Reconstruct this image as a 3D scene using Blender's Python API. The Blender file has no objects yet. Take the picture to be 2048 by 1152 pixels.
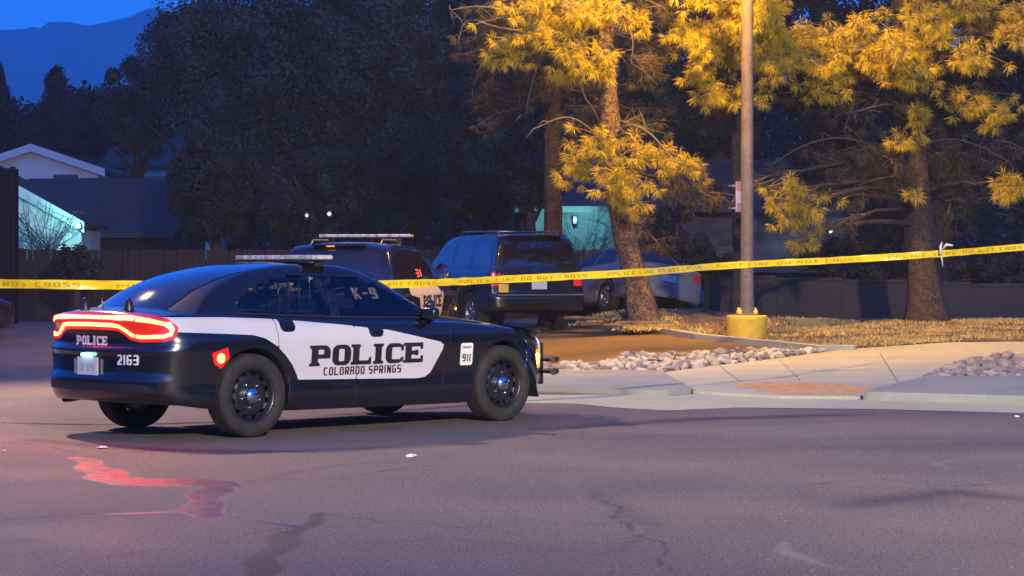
import bpy, bmesh, math, random
import numpy as np
from mathutils import Vector, Matrix
from mathutils.bvhtree import BVHTree

random.seed(7)
rng = np.random.default_rng(7)
scene = bpy.context.scene
COL = scene.collection
R = math.radians

# ------------------------------------------------------------------ camera
F, CAM_H, PIT = 4600.0, 1.476, -0.008767
cam_data = bpy.data.cameras.new('camera')
cam_data.sensor_width = 36.0
cam_data.lens = F / 2048 * 36.0
cam_data.clip_start = 0.2
cam_data.clip_end = 20000
cam = bpy.data.objects.new('camera', cam_data)
cam.location = (0, 0, CAM_H)
cam.rotation_euler = (math.pi / 2 + PIT, 0, 0)
COL.objects.link(cam)
scene.camera = cam

# ------------------------------------------------------------------ sky
world = bpy.data.worlds.new('World')
scene.world = world
world.use_nodes = True
nt = world.node_tree
nt.nodes.clear()
sky = nt.nodes.new('ShaderNodeTexSky')
sky.sky_type = 'NISHITA'
sky.sun_disc = False
sky.sun_elevation = R(24.0)
sky.sun_rotation = R(165)
sky.ozone_density = 6.0
sky.altitude = 1800
tint = nt.nodes.new('ShaderNodeMix'); tint.data_type = 'RGBA'; tint.blend_type = 'MULTIPLY'
tint.inputs[0].default_value = 1.0
tint.inputs[7].default_value = (0.08, 0.70, 1.95, 1)
bg = nt.nodes.new('ShaderNodeBackground')
bg.inputs[1].default_value = 0.15
wo = nt.nodes.new('ShaderNodeOutputWorld')
nt.links.new(sky.outputs[0], tint.inputs[6])
nt.links.new(tint.outputs[2], bg.inputs[0])
nt.links.new(bg.outputs[0], wo.inputs[0])

scene.view_settings.view_transform = 'Standard'
scene.view_settings.look = 'None'
scene.view_settings.exposure = 0.0
scene.view_settings.gamma = 1.0
scene.view_settings.use_curve_mapping = False
scene.cycles.max_bounces = 6
scene.cycles.volume_bounces = 2
scene.cycles.caustics_reflective = False
scene.cycles.caustics_refractive = False
scene.cycles.sample_clamp_indirect = 4.0
scene.cycles.use_denoising = True

SODIUM = (1.0, 0.50, 0.02)
WARM = (1.0, 0.66, 0.42)

def lamp(name, loc, target, power, color, cone=None, radius=0.15, blend=0.6):
    L = bpy.data.lights.new(name, 'SPOT' if cone else 'POINT')
    L.energy = power; L.color = color; L.shadow_soft_size = radius
    if cone:
        L.spot_size = R(cone); L.spot_blend = blend
    o = bpy.data.objects.new(name, L)
    o.location = loc
    if cone:
        d = Vector(target) - Vector(loc)
        o.rotation_euler = d.to_track_quat('-Z', 'Y').to_euler()
    COL.objects.link(o)
    return o

# positions of the real lamp heads
POLE_LAMP = (2.9, 35.3, 8.9)
LOT_LAMP = (-8.6, 29.5, 9.0)
FRONT_LAMP = (6.5, -5.0, 9.0)
lamp('light_pole_lamp', POLE_LAMP, (2.9, 38.5, 2.0), 17000, SODIUM, 140, 0.25)
lamp('light_lot_lamp', LOT_LAMP, (0.5, 20.0, 0), 10500, WARM, 110, 0.25)
lamp('light_front_lamp', FRONT_LAMP, (3.0, 38.0, 0), 72000, (1.0, 0.83, 0.54), 54, 0.3, 1.0)

# ------------------------------------------------------------------ helpers
def ray(u, v):
    dx = (u - 1024) / F; dz = -(v - 576) / F
    cp, sp = math.cos(PIT), math.sin(PIT)
    return Vector((dx, cp - dz * sp, sp + dz * cp))

def px(u, v, d):
    r = ray(u, v); r = r * (d / r.y)
    return Vector((r.x, r.y, CAM_H + r.z))

def sstep(a, b, x):
    t = min(1, max(0, (x - a) / (b - a))); return t * t * (3 - 2 * t)

def kdist(x, y):
    return (x - 0.44) * 0.469 + (y - 26.6) * 0.883

def terrain(x, y):
    k = kdist(x, y)
    if k < 0: return 0.0
    z = 0.028 * min(k, 12) + 0.004 * min(max(k - 12, 0), 30)
    return z * (0.5 + 0.5 * sstep(-1, 3, x))

def mound(x, y):
    z = terrain(x, y)
    z += 0.32 * math.exp(-(((x - 2.6) / 2.4) ** 2 + ((y - 41.6) / 2.1) ** 2))
    z += 0.10 * math.exp(-(((x - 8) / 4.5) ** 2 + ((y - 43) / 3.0) ** 2))
    return z

def gp(u, v, fn=terrain):
    r = ray(u, v)
    lo, hi = 5.0, 80.0
    for _ in range(50):
        m = (lo + hi) / 2
        z = CAM_H + r.z * m / r.y
        if z > fn(r.x * m / r.y, m): lo = m
        else: hi = m
    return (r.x * lo / r.y, lo)

def tagit(o, label=None, cat=None, group=None, kind=None):
    if label: o['label'] = label
    if cat: o['category'] = cat
    if group: o['group'] = group
    if kind: o['kind'] = kind
    return o

def thing(name, label, cat, loc=(0, 0, 0), rot=0, group=None):
    o = bpy.data.objects.new(name, None)
    o.empty_display_size = 0.1
    o.location = loc
    o.rotation_euler = rot if isinstance(rot, tuple) else (0, 0, rot)
    COL.objects.link(o)
    return tagit(o, label, cat, group)

def obj(name, data, mat=None, parent=None, loc=None, rot=None):
    """data: bmesh or (verts, faces) or Mesh"""
    if isinstance(data, bmesh.types.BMesh):
        me = bpy.data.meshes.new(name); data.to_mesh(me); data.free()
    elif isinstance(data, bpy.types.Mesh):
        me = data
    else:
        me = bpy.data.meshes.new(name)
        me.from_pydata([tuple(v) for v in data[0]], [], [tuple(f) for f in data[1]])
        me.update()
    if mat is not None and not me.materials:
        me.materials.append(mat)
    o = bpy.data.objects.new(name, me)
    COL.objects.link(o)
    if parent: o.parent = parent
    if loc: o.location = loc
    if rot: o.rotation_euler = rot
    return o

def smooth(o, angle=None):
    me = o.data
    me.polygons.foreach_set('use_smooth', [True] * len(me.polygons))
    if angle:
        try: me.set_sharp_from_angle(angle=R(angle))
        except Exception: pass
    return o

def tris_mesh(name, V, T):
    """fast mesh of triangles from numpy arrays"""
    me = bpy.data.meshes.new(name)
    me.vertices.add(len(V)); me.vertices.foreach_set('co', np.asarray(V, np.float32).ravel())
    n = len(T)
    me.loops.add(n * 3); me.loops.foreach_set('vertex_index', np.asarray(T, np.int32).ravel())
    me.polygons.add(n)
    me.polygons.foreach_set('loop_start', np.arange(0, n * 3, 3, dtype=np.int32))
    me.polygons.foreach_set('loop_total', np.full(n, 3, np.int32))
    me.update(calc_edges=True)
    return me

def box(bm, x0, x1, y0, y1, z0, z1, bevel=0, M=None):
    r = bmesh.ops.create_cube(bm, size=1)
    vs = r['verts']
    for v in vs:
        v.co = Vector(((x0 + x1) / 2 + v.co.x * (x1 - x0), (y0 + y1) / 2 + v.co.y * (y1 - y0), (z0 + z1) / 2 + v.co.z * (z1 - z0)))
    if bevel:
        es = list({e for v in vs for e in v.link_edges})
        r = bmesh.ops.bevel(bm, geom=es, offset=bevel, segments=2, affect='EDGES', profile=0.6)
        vs = list({v for f in r['faces'] for v in f.verts} | {v for v in vs if v.is_valid})
    if M is not None:
        for v in vs: v.co = M @ v.co
    return vs

def tube(bm, pts, rad, n=8, cap=True):
    pts = [Vector(p) for p in pts]
    rads = rad if isinstance(rad, (list, tuple)) else [rad] * len(pts)
    rings = []
    up = Vector((0.13, 0.27, 0.95))
    for i, p in enumerate(pts):
        t = (pts[min(i + 1, len(pts) - 1)] - pts[max(i - 1, 0)]).normalized()
        a = t.cross(up)
        if a.length < 0.05: a = t.cross(Vector((1, 0, 0)))
        a.normalize(); b = t.cross(a)
        rings.append([bm.verts.new(p + (a * math.cos(2 * math.pi * k / n) + b * math.sin(2 * math.pi * k / n)) * rads[i]) for k in range(n)])
    for i in range(len(rings) - 1):
        for k in range(n):
            f = bm.faces.new((rings[i][k], rings[i + 1][k], rings[i + 1][(k + 1) % n], rings[i][(k + 1) % n]))
            f.smooth = True
    if cap:
        bm.faces.new(list(rings[0])); bm.faces.new(list(reversed(rings[-1])))

def lathe(bm, prof, n=40, M=None, axis='Y'):
    """prof: list of (radius, along)."""
    rings = []
    for r_, a in prof:
        ring = []
        for k in range(n):
            t = 2 * math.pi * k / n
            if axis == 'Y': co = Vector((r_ * math.cos(t), a, r_ * math.sin(t)))
            else: co = Vector((r_ * math.cos(t), r_ * math.sin(t), a))
            ring.append(bm.verts.new(M @ co if M else co))
        rings.append(ring)
    for i in range(len(rings) - 1):
        for k in range(n):
            f = bm.faces.new((rings[i][k], rings[i][(k + 1) % n], rings[i + 1][(k + 1) % n], rings[i + 1][k]))
            f.smooth = True
    return rings

# ------------------------------------------------------------------ materials
def mat(name, base, rough=0.6, metal=0.0, coat=0.0, spec=0.5, emis=None, estr=1.0, noise=None, bump=None, coat_rough=0.03):
    """noise: list of (scale, amount, color2) ; bump: (scale, strength, distance)"""
    m = bpy.data.materials.new(name); m.use_nodes = True
    n = m.node_tree.nodes; l = m.node_tree.links
    p = n['Principled BSDF']
    p.inputs['Base Color'].default_value = (*base, 1)
    p.inputs['Roughness'].default_value = rough
    p.inputs['Metallic'].default_value = metal
    p.inputs['Coat Weight'].default_value = coat
    p.inputs['Coat Roughness'].default_value = coat_rough
    p.inputs['Specular IOR Level'].default_value = spec
    if emis:
        p.inputs['Emission Color'].default_value = (*emis, 1)
        p.inputs['Emission Strength'].default_value = estr
    tc = n.new('ShaderNodeTexCoord')
    cur = None
    if noise:
        for sc, lo, hi, c2 in noise:
            t = n.new('ShaderNodeTexNoise'); t.inputs['Scale'].default_value = sc
            t.inputs['Detail'].default_value = 6
            l.new(tc.outputs['Object'], t.inputs['Vector'])
            rp = n.new('ShaderNodeMapRange'); rp.inputs[1].default_value = lo; rp.inputs[2].default_value = hi
            l.new(t.outputs[0], rp.inputs[0])
            mx = n.new('ShaderNodeMix'); mx.data_type = 'RGBA'
            l.new(rp.outputs[0], mx.inputs[0])
            if cur is None: mx.inputs[6].default_value = (*base, 1)
            else: l.new(cur, mx.inputs[6])
            mx.inputs[7].default_value = (*c2, 1)
            cur = mx.outputs[2]
        l.new(cur, p.inputs['Base Color'])
    if bump:
        t = n.new('ShaderNodeTexNoise'); t.inputs['Scale'].default_value = bump[0]; t.inputs['Detail'].default_value = 5
        l.new(tc.outputs['Object'], t.inputs['Vector'])
        b = n.new('ShaderNodeBump'); b.inputs['Strength'].default_value = bump[1]; b.inputs['Distance'].default_value = bump[2]
        l.new(t.outputs[0], b.inputs['Height']); l.new(b.outputs[0], p.inputs['Normal'])
    return m

M = {}
M['paint_black'] = mat('paint_black', (0.006, 0.006, 0.008), 0.25, coat=1.0)
M['paint_white'] = mat('paint_white', (0.52, 0.51, 0.56), 0.35, coat=0.3, coat_rough=0.1, noise=[(3, .4, .8, (0.50, 0.49, 0.50))])
M['paint_dark'] = mat('paint_dark', (0.012, 0.011, 0.012), 0.25, coat=1.0)
M['paint_silver'] = mat('paint_silver', (0.19, 0.19, 0.21), 0.45, metal=0.2, coat=0.3)
M['paint_navy'] = mat('paint_navy', (0.01, 0.014, 0.03), 0.3, coat=0.8)
M['letter_black'] = mat('letter_black', (0.012, 0.010, 0.014), 0.5)
M['letter_white'] = mat('letter_white', (0.75, 0.73, 0.70), 0.5)
M['letter_grey'] = mat('letter_grey', (0.10, 0.085, 0.09), 0.6, noise=[(30, .45, .6, (.05, .045, .06))])
M['letter_red'] = mat('letter_red', (0.7, 0.16, 0.10), 0.5)
M['glass_dark'] = mat('glass_dark', (0.010, 0.012, 0.022), 0.05, coat=1.0, spec=0.8, noise=[(1.4, .45, .7, (.03, .035, .06))])
M['glass_dull'] = mat('glass_dull', (0.010, 0.012, 0.02), 0.35, spec=0.35)
M['glass_rear'] = mat('glass_rear', (0.012, 0.010, 0.012), 0.06, coat=1.0, spec=0.8)
M['plastic_black'] = mat('plastic_black', (0.018, 0.017, 0.018), 0.5, bump=(150, .2, .002))
M['tyre'] = mat('tyre', (0.016, 0.014, 0.014), 0.8, noise=[(9, .4, .7, (.030, .025, .023))], bump=(60, .3, .003))
M['rim_black'] = mat('rim_black', (0.010, 0.010, 0.011), 0.4, coat=0.2)
M['chrome'] = mat('chrome', (0.75, 0.76, 0.8), 0.12, metal=1.0)
M['dull_metal'] = mat('dull_metal', (0.35, 0.33, 0.33), 0.4, metal=0.8)
M['lens_red'] = mat('lens_red', (0.35, 0.01, 0.006), 0.12, coat=1.0, emis=(1.0, 0.040, 0.008), estr=0.38)
M['lens_red_off'] = mat('lens_red_off', (0.6, 0.03, 0.04), 0.2, coat=.6)
M['lamp_red'] = mat('lamp_red', (0.3, 0.05, 0.02), 0.3, emis=(1.0, 0.018, 0.0062), estr=90)
M['marker_red'] = mat('marker_red', (0.3, 0.01, 0.01), 0.2, coat=1.0, emis=(1.0, 0.012, 0.004), estr=0.7)
M['marker_red_core'] = mat('marker_red_core', (0.3, 0.01, 0.01), 0.2, emis=(1.0, 0.05, 0.018), estr=26)
M['marker_amber'] = mat('marker_amber', (0.5, 0.2, 0.01), 0.2, coat=1.0, emis=(1.0, 0.26, 0.006), estr=1.6)
M['marker_amber_core'] = mat('marker_amber_core', (0.5, 0.2, 0.01), 0.2, emis=(1.0, 0.30, 0.02), estr=45)
M['plate_light'] = mat('plate_light', (0.4, 0.6, 0.6), 0.2, emis=(0.35, 0.95, 1.0), estr=7)
M['lens_clear'] = mat('lens_clear', (0.50, 0.50, 0.52), 0.15, coat=1.0)
M['headlamp'] = mat('headlamp', (0.6, 0.62, 0.66), 0.15, coat=1.0, emis=(.8, .9, 1.0), estr=.9)
M['lens_bar'] = mat('lens_bar', (0.55, 0.52, 0.55), 0.25, coat=1.0, noise=[(12, .45, .6, (.30, .28, .33))])
M['plate'] = mat('plate', (0.70, 0.72, 0.72), 0.4)
M['plate_ink'] = mat('plate_ink', (0.28, 0.36, 0.38), 0.5)
M['reflector_yellow'] = mat('reflector_yellow', (0.85, 0.55, 0.10), 0.3, coat=.5)
M['reflector_pink'] = mat('reflector_pink', (0.75, 0.38, 0.33), 0.3, coat=.5)
M['tape'] = mat('tape', (0.95, 0.70, 0.012), 0.3, noise=[(2.5, .5, .75, (.80, .55, .02))])
M['tape_pale'] = mat('tape_pale', (0.75, 0.72, 0.66), 0.5)
M['tape_ink'] = mat('tape_ink', (0.56, 0.38, 0.01), 0.5)
M['pole'] = mat('pole', (0.135, 0.105, 0.105), 0.65, noise=[(5, .45, .65, (.17, .14, .14)), (18, .55, .7, (.09, .058, .05))], bump=(40, .3, .004))
M['yellow_concrete'] = mat('yellow_concrete', (0.66, 0.47, 0.03), 0.75, noise=[(6, .5, .75, (.50, .36, .04)), (22, .6, .7, (.30, .24, .08))], bump=(30, .4, .01))
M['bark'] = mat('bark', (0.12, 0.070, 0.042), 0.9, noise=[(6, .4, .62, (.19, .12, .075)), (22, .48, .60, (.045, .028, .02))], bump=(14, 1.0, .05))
M['bark_dark'] = mat('bark_dark', (0.042, 0.030, 0.027), 0.95, noise=[(8, .4, .62, (.070, .050, .042)), (24, .5, .62, (.018, .013, .012))], bump=(12, .8, .04))  # darker bark; dimness of the right trunk and unlit limbs in its colour
M['twig'] = mat('twig', (0.17, 0.115, 0.08), 0.85)
M['twig_grey'] = mat('twig_grey', (0.095, 0.082, 0.08), 0.9)
M['twig_black'] = mat('twig_black', (0.02, 0.02, 0.02), 0.9)
M['board'] = mat('board', (0.020, 0.013, 0.012), 0.85, noise=[(4, .4, .7, (.012, .009, .009))])
M['wall_block'] = mat('wall_block', (0.055, 0.042, 0.042), 0.9, noise=[(.8, .4, .7, (.04, .032, .034)), (14, .45, .7, (.05, .038, .038))], bump=(25, .5, .01))
M['siding_lilac'] = mat('siding_lilac', (0.74, 0.60, 0.56), 0.8, noise=[(.4, .4, .7, (.66, .54, .52))])
M['siding_grey'] = mat('siding_grey', (0.085, 0.085, 0.10), 0.8, noise=[(1.1, .4, .6, (.05, .05, .06))])
M['siding_white'] = mat('siding_white', (0.60, 0.60, 0.56), 0.7, noise=[(1.2, .4, .65, (.42, .42, .42))])
M['roofing'] = mat('roofing', (0.075, 0.062, 0.062), 0.9, noise=[(1.5, .4, .7, (.05, .043, .046))], bump=(12, .5, .02))
M['roofing_pale'] = mat('roofing_pale', (0.11, 0.085, 0.08), 0.9, noise=[(1.5, .4, .7, (.07, .06, .06))])
M['window_dark'] = mat('window_dark', (0.02, 0.022, 0.03), 0.1)
M['container'] = mat('container', (0.005, 0.006, 0.009), 0.7, spec=.15)
M['concrete'] = mat('concrete', (0.46, 0.47, 0.33), 0.85, noise=[(.6, .45, .62, (.36, .37, .27)), (3, .5, .62, (.40, .40, .29)), (14, .5, .7, (.46, .46, .33)), (60, .5, .7, (.34, .34, .26))], bump=(60, .25, .005))
M['concrete_dark'] = mat('concrete_dark', (0.31, 0.33, 0.28), 0.85, noise=[(.8, .4, .65, (.25, .26, .23)), (12, .5, .7, (.27, .28, .24))], bump=(50, .25, .005))
M['joint'] = mat('joint', (0.22, 0.19, 0.14), 0.95)
M['tactile'] = mat('tactile', (0.60, 0.26, 0.09), 0.85, noise=[(1.5, .4, .65, (.56, .30, .12)), (9, .45, .65, (.56, .42, .22))], bump=(30, .5, .01))
M['dirt'] = mat('dirt', (0.23, 0.14, 0.016), 0.95, noise=[(.45, .35, .65, (.15, .095, .016)), (5, .4, .7, (.20, .13, .02))], bump=(8, .6, .03))  # orange of the sodium light is put into this ground colour
M['soil'] = mat('soil', (0.09, 0.065, 0.045), 0.95, noise=[(1.2, .4, .65, (.18, .125, .07)), (9, .45, .6, (.06, .045, .035))], bump=(7, .8, .05))
M['tar'] = mat('tar', (0.030, 0.022, 0.026), 0.38, spec=.5, noise=[(9, .5, .7, (.05, .042, .045)), (60, .5, .65, (.07, .06, .06))], bump=(45, .3, .004))
M['tar_dull'] = mat('tar_dull', (0.032, 0.025, 0.028), 0.6, spec=.2, noise=[(9, .5, .7, (.06, .05, .052)), (60, .5, .65, (.08, .068, .066))], bump=(45, .3, .004))
M['tar_faint'] = mat('tar_faint', (0.065, 0.055, 0.058), 0.7, noise=[(5, .42, .6, (.10, .085, .085))], bump=(80, .4, .004))
M['scuff'] = mat('scuff', (0.30, 0.24, 0.21), 0.8, noise=[(9, .42, .58, (.13, .105, .10))])
M['paper'] = mat('paper', (0.75, 0.72, 0.70), 0.7)
M['stone'] = mat('stone', (0.36, 0.31, 0.24), 0.8, noise=[(7, .4, .65, (.30, .25, .21))], bump=(20, .3, .01))
M['stone_pale'] = mat('stone_pale', (0.52, 0.47, 0.36), 0.8, noise=[(7, .4, .65, (.44, .39, .34))], bump=(20, .3, .01))
M['stone_brown'] = mat('stone_brown', (0.28, 0.21, 0.17), 0.8, noise=[(7, .4, .65, (.20, .15, .12))], bump=(20, .3, .01))
M['stone_grey'] = mat('stone_grey', (0.25, 0.23, 0.23), 0.8, noise=[(7, .4, .65, (.17, .16, .16))], bump=(20, .3, .01))
M['ground'] = mat('ground', (0.05, 0.045, 0.035), 0.95, noise=[(.05, .4, .6, (.035, .04, .02))])
M['lamp_on'] = mat('lamp_on', (0.8, 0.6, 0.3), 0.4, emis=(1.0, .6, .2), estr=6)
M['lamp_cyan'] = mat('lamp_cyan', (0.6, 0.8, 0.8), 0.4, emis=(.45, .95, 1.0), estr=3)
M['lamp_white'] = mat('lamp_white', (0.8, 0.8, 0.7), 0.4, emis=(1.0, .95, .75), estr=.8)
M['sign_white'] = mat('sign_white', (0.72, 0.72, 0.74), 0.5)
M['sign_red'] = mat('sign_red', (0.62, 0.36, 0.40), 0.5)
M['mountain'] = mat('mountain', (0.34, 0.30, 0.27), 1.0, spec=0, noise=[(.004, .4, .6, (.24, .22, .20))])

def leaf_mat(name, c1, c2, scale=0.8, trans=0.15):
    m = mat(name, c1, 0.7, noise=[(scale, .38, .62, c2)], spec=.3)
    return m
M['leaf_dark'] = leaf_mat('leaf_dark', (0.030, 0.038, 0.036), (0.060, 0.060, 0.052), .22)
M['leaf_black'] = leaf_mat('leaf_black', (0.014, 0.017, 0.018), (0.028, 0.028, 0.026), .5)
M['needle'] = leaf_mat('needle', (0.34, 0.28, 0.015), (0.44, 0.32, 0.03), 1.1)  # lit boughs: sodium yellow partly put into the base colour
M['needle_dark'] = leaf_mat('needle_dark', (0.055, 0.050, 0.028), (0.09, 0.07, 0.04), 1.0)  # unlit boughs: shade put into a darker needle colour
M['straw'] = leaf_mat('straw', (0.55, 0.41, 0.15), (0.34, 0.25, 0.09), 1.6)

def asphalt():
    m = bpy.data.materials.new('asphalt'); m.use_nodes = True
    n = m.node_tree.nodes; l = m.node_tree.links
    p = n['Principled BSDF']; tc = n.new('ShaderNodeTexCoord')
    def noise(scale, det=5, rough=.5, vec=None):
        t = n.new('ShaderNodeTexNoise'); t.inputs['Scale'].default_value = scale
        t.inputs['Detail'].default_value = det; t.inputs['Roughness'].default_value = rough
        l.new(vec or tc.outputs['Object'], t.inputs['Vector']); return t.outputs[0]
    def rng_(s, a, b, c=0, d=1):
        r = n.new('ShaderNodeMapRange'); l.new(s, r.inputs[0])
        for i, x in enumerate((a, b, c, d)): r.inputs[i + 1].default_value = x
        return r.outputs[0]
    def mix(f, a, b):
        x = n.new('ShaderNodeMix'); x.data_type = 'RGBA'
        l.new(f, x.inputs[0])
        for i, c in ((6, a), (7, b)):
            if isinstance(c, tuple): x.inputs[i].default_value = (*c, 1)
            else: l.new(c, x.inputs[i])
        return x.outputs[2]
    mp = n.new('ShaderNodeMapping'); mp.inputs['Scale'].default_value = (.6, .8, 1); mp.inputs['Rotation'].default_value = (0, 0, .6)
    l.new(tc.outputs['Object'], mp.inputs[0])
    big = noise(.55, 4, .55, mp.outputs[0])
    c = mix(rng_(big, .38, .62), (.115, .090, .074), (.215, .165, .130))
    c = mix(rng_(noise(2.2, 6, .65, mp.outputs[0]), .56, .74, 0, .55), c, (.062, .050, .052))
    c = mix(rng_(noise(.9, 6, .7, mp.outputs[0]), .60, .72, 0, .5), c, (.20, .155, .135))
    v = n.new('ShaderNodeTexVoronoi'); v.inputs['Scale'].default_value = 55
    l.new(tc.outputs['Object'], v.inputs['Vector'])
    agg = noise(70, 3, .8)
    c = mix(rng_(agg, .50, .66, 0, 1), c, (.36, .29, .25))
    c = mix(rng_(agg, .49, .36, 0, 1), c, (.018, .015, .016))
    g2 = noise(26, 4, .7)
    c = mix(rng_(g2, .54, .70, 0, .7), c, (.28, .24, .22))
    c = mix(rng_(g2, .46, .32, 0, .7), c, (.05, .042, .042))
    sp = n.new('ShaderNodeTexVoronoi'); sp.inputs['Scale'].default_value = 7.0
    l.new(tc.outputs['Object'], sp.inputs['Vector'])
    c = mix(rng_(sp.outputs['Distance'], .05, .09, .8, 0), c, (.42, .37, .35))
    def attr(nm):
        t = n.new('ShaderNodeAttribute'); t.attribute_name = nm; return t.outputs['Fac']
    def math_(op, x, y):
        t = n.new('ShaderNodeMath'); t.operation = op
        for i, q in enumerate((x, y)):
            if isinstance(q, (int, float)): t.inputs[i].default_value = q
            else: l.new(q, t.inputs[i])
        return t.outputs[0]
    ragged = math_('MULTIPLY', math_('SUBTRACT', noise(14, 6, .7), .5), .9)
    tarm = rng_(math_('ADD', attr('tar'), math_('MULTIPLY', ragged, 1.3)), .32, .74)
    wornm = math_('MULTIPLY', rng_(math_('ADD', attr('worn'), ragged), .22, .75), .9)
    palem = math_('MULTIPLY', rng_(math_('ADD', attr('pale'), ragged), .22, .95), .6)
    c = mix(palem, c, (.30, .25, .22))
    c = mix(wornm, c, (.040, .032, .034))
    c = mix(tarm, c, (.030, .022, .024))
    l.new(c, p.inputs['Base Color'])
    rgh = rng_(big, .35, .65, .62, .8)
    tr = n.new('ShaderNodeMix'); l.new(tarm, tr.inputs[0]); l.new(rgh, tr.inputs[2]); l.new(rng_(noise(7, 5, .7), .38, .62, .28, .50), tr.inputs[3])
    l.new(tr.outputs[0], p.inputs['Roughness'])
    p.inputs['Specular IOR Level'].default_value = .45
    b = n.new('ShaderNodeBump'); b.inputs['Strength'].default_value = .8; b.inputs['Distance'].default_value = .014
    hgt = math_('ADD', agg, math_('MULTIPLY', noise(22, 4, .6), .8))
    l.new(hgt, b.inputs['Height'])
    bs = n.new('ShaderNodeMix'); l.new(tarm, bs.inputs[0]); bs.inputs[2].default_value = .8; bs.inputs[3].default_value = .22
    l.new(bs.outputs[0], b.inputs['Strength']); l.new(b.outputs[0], p.inputs['Normal'])
    return m
M['asphalt'] = asphalt()

# ------------------------------------------------------------------ outlines filled by marching squares
def sd_poly(P, U, V):
    P = [tuple(p) for p in P]
    d = np.full(U.shape, 1e9); inside = np.zeros(U.shape, bool)
    n = len(P)
    for i in range(n):
        ax, ay = P[i]; bx, by = P[(i + 1) % n]
        ex, ey = bx - ax, by - ay
        wx, wy = U - ax, V - ay
        t = np.clip((wx * ex + wy * ey) / (ex * ex + ey * ey + 1e-12), 0, 1)
        d = np.minimum(d, (wx - t * ex) ** 2 + (wy - t * ey) ** 2)
        c = ((ay > V) != (by > V)) & (U < ex * (V - ay) / (ey + (1e-12 if ey == 0 else 0)) + ax)
        inside ^= c
    d = np.sqrt(d)
    return np.where(inside, -d, d)

def sd_line(P, U, V):
    d = np.full(U.shape, 1e9)
    for (ax, ay), (bx, by) in zip(P[:-1], P[1:]):
        ex, ey = bx - ax, by - ay
        t = np.clip(((U - ax) * ex + (V - ay) * ey) / (ex * ex + ey * ey + 1e-12), 0, 1)
        d = np.minimum(d, np.hypot(U - ax - t * ex, V - ay - t * ey))
    return d

def sd_box(x0, y0, x1, y1, U, V, r=0.0):
    cx, cy, hx, hy = (x0 + x1) / 2, (y0 + y1) / 2, (x1 - x0) / 2 - r, (y1 - y0) / 2 - r
    qx, qy = np.abs(U - cx) - hx, np.abs(V - cy) - hy
    return np.hypot(np.maximum(qx, 0), np.maximum(qy, 0)) + np.minimum(np.maximum(qx, qy), 0) - r

def fill(fn, u0, u1, v0, v1, cell):
    nu = max(2, int((u1 - u0) / cell) + 1); nv = max(2, int((v1 - v0) / cell) + 1)
    us = np.linspace(u0, u1, nu); vs = np.linspace(v0, v1, nv)
    U, V = np.meshgrid(us, vs, indexing='ij')
    D = fn(U, V)
    ins = D < 0
    verts, idx, faces = [], {}, []
    def vert(key, u, v):
        if key not in idx:
            idx[key] = len(verts); verts.append((u, v))
        return idx[key]
    any_in = ins[:-1, :-1] | ins[1:, :-1] | ins[1:, 1:] | ins[:-1, 1:]
    for i, j in zip(*np.nonzero(any_in)):
        cs = ((i, j), (i + 1, j), (i + 1, j + 1), (i, j + 1))
        poly = []
        for k in range(4):
            a, b = cs[k], cs[(k + 1) % 4]
            da, db = D[a], D[b]
            if da < 0: poly.append(vert(a, us[a[0]], vs[a[1]]))
            if (da < 0) != (db < 0):
                t = float(da / (da - db)); t = min(.98, max(.02, t))
                key = (min(a, b), max(a, b))
                poly.append(vert(key, us[a[0]] * (1 - t) + us[b[0]] * t, vs[a[1]] * (1 - t) + vs[b[1]] * t))
        if len(poly) >= 3: faces.append(poly)
    return verts, faces

def fill_poly(P, cell=None, grow=0.0):
    xs = [p[0] for p in P]; ys = [p[1] for p in P]
    w = max(max(xs) - min(xs), max(ys) - min(ys))
    cell = cell or w / 60
    g = abs(grow) + cell
    return fill(lambda U, V: sd_poly(P, U, V) - grow, min(xs) - g, max(xs) + g, min(ys) - g, max(ys) + g, cell)

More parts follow.
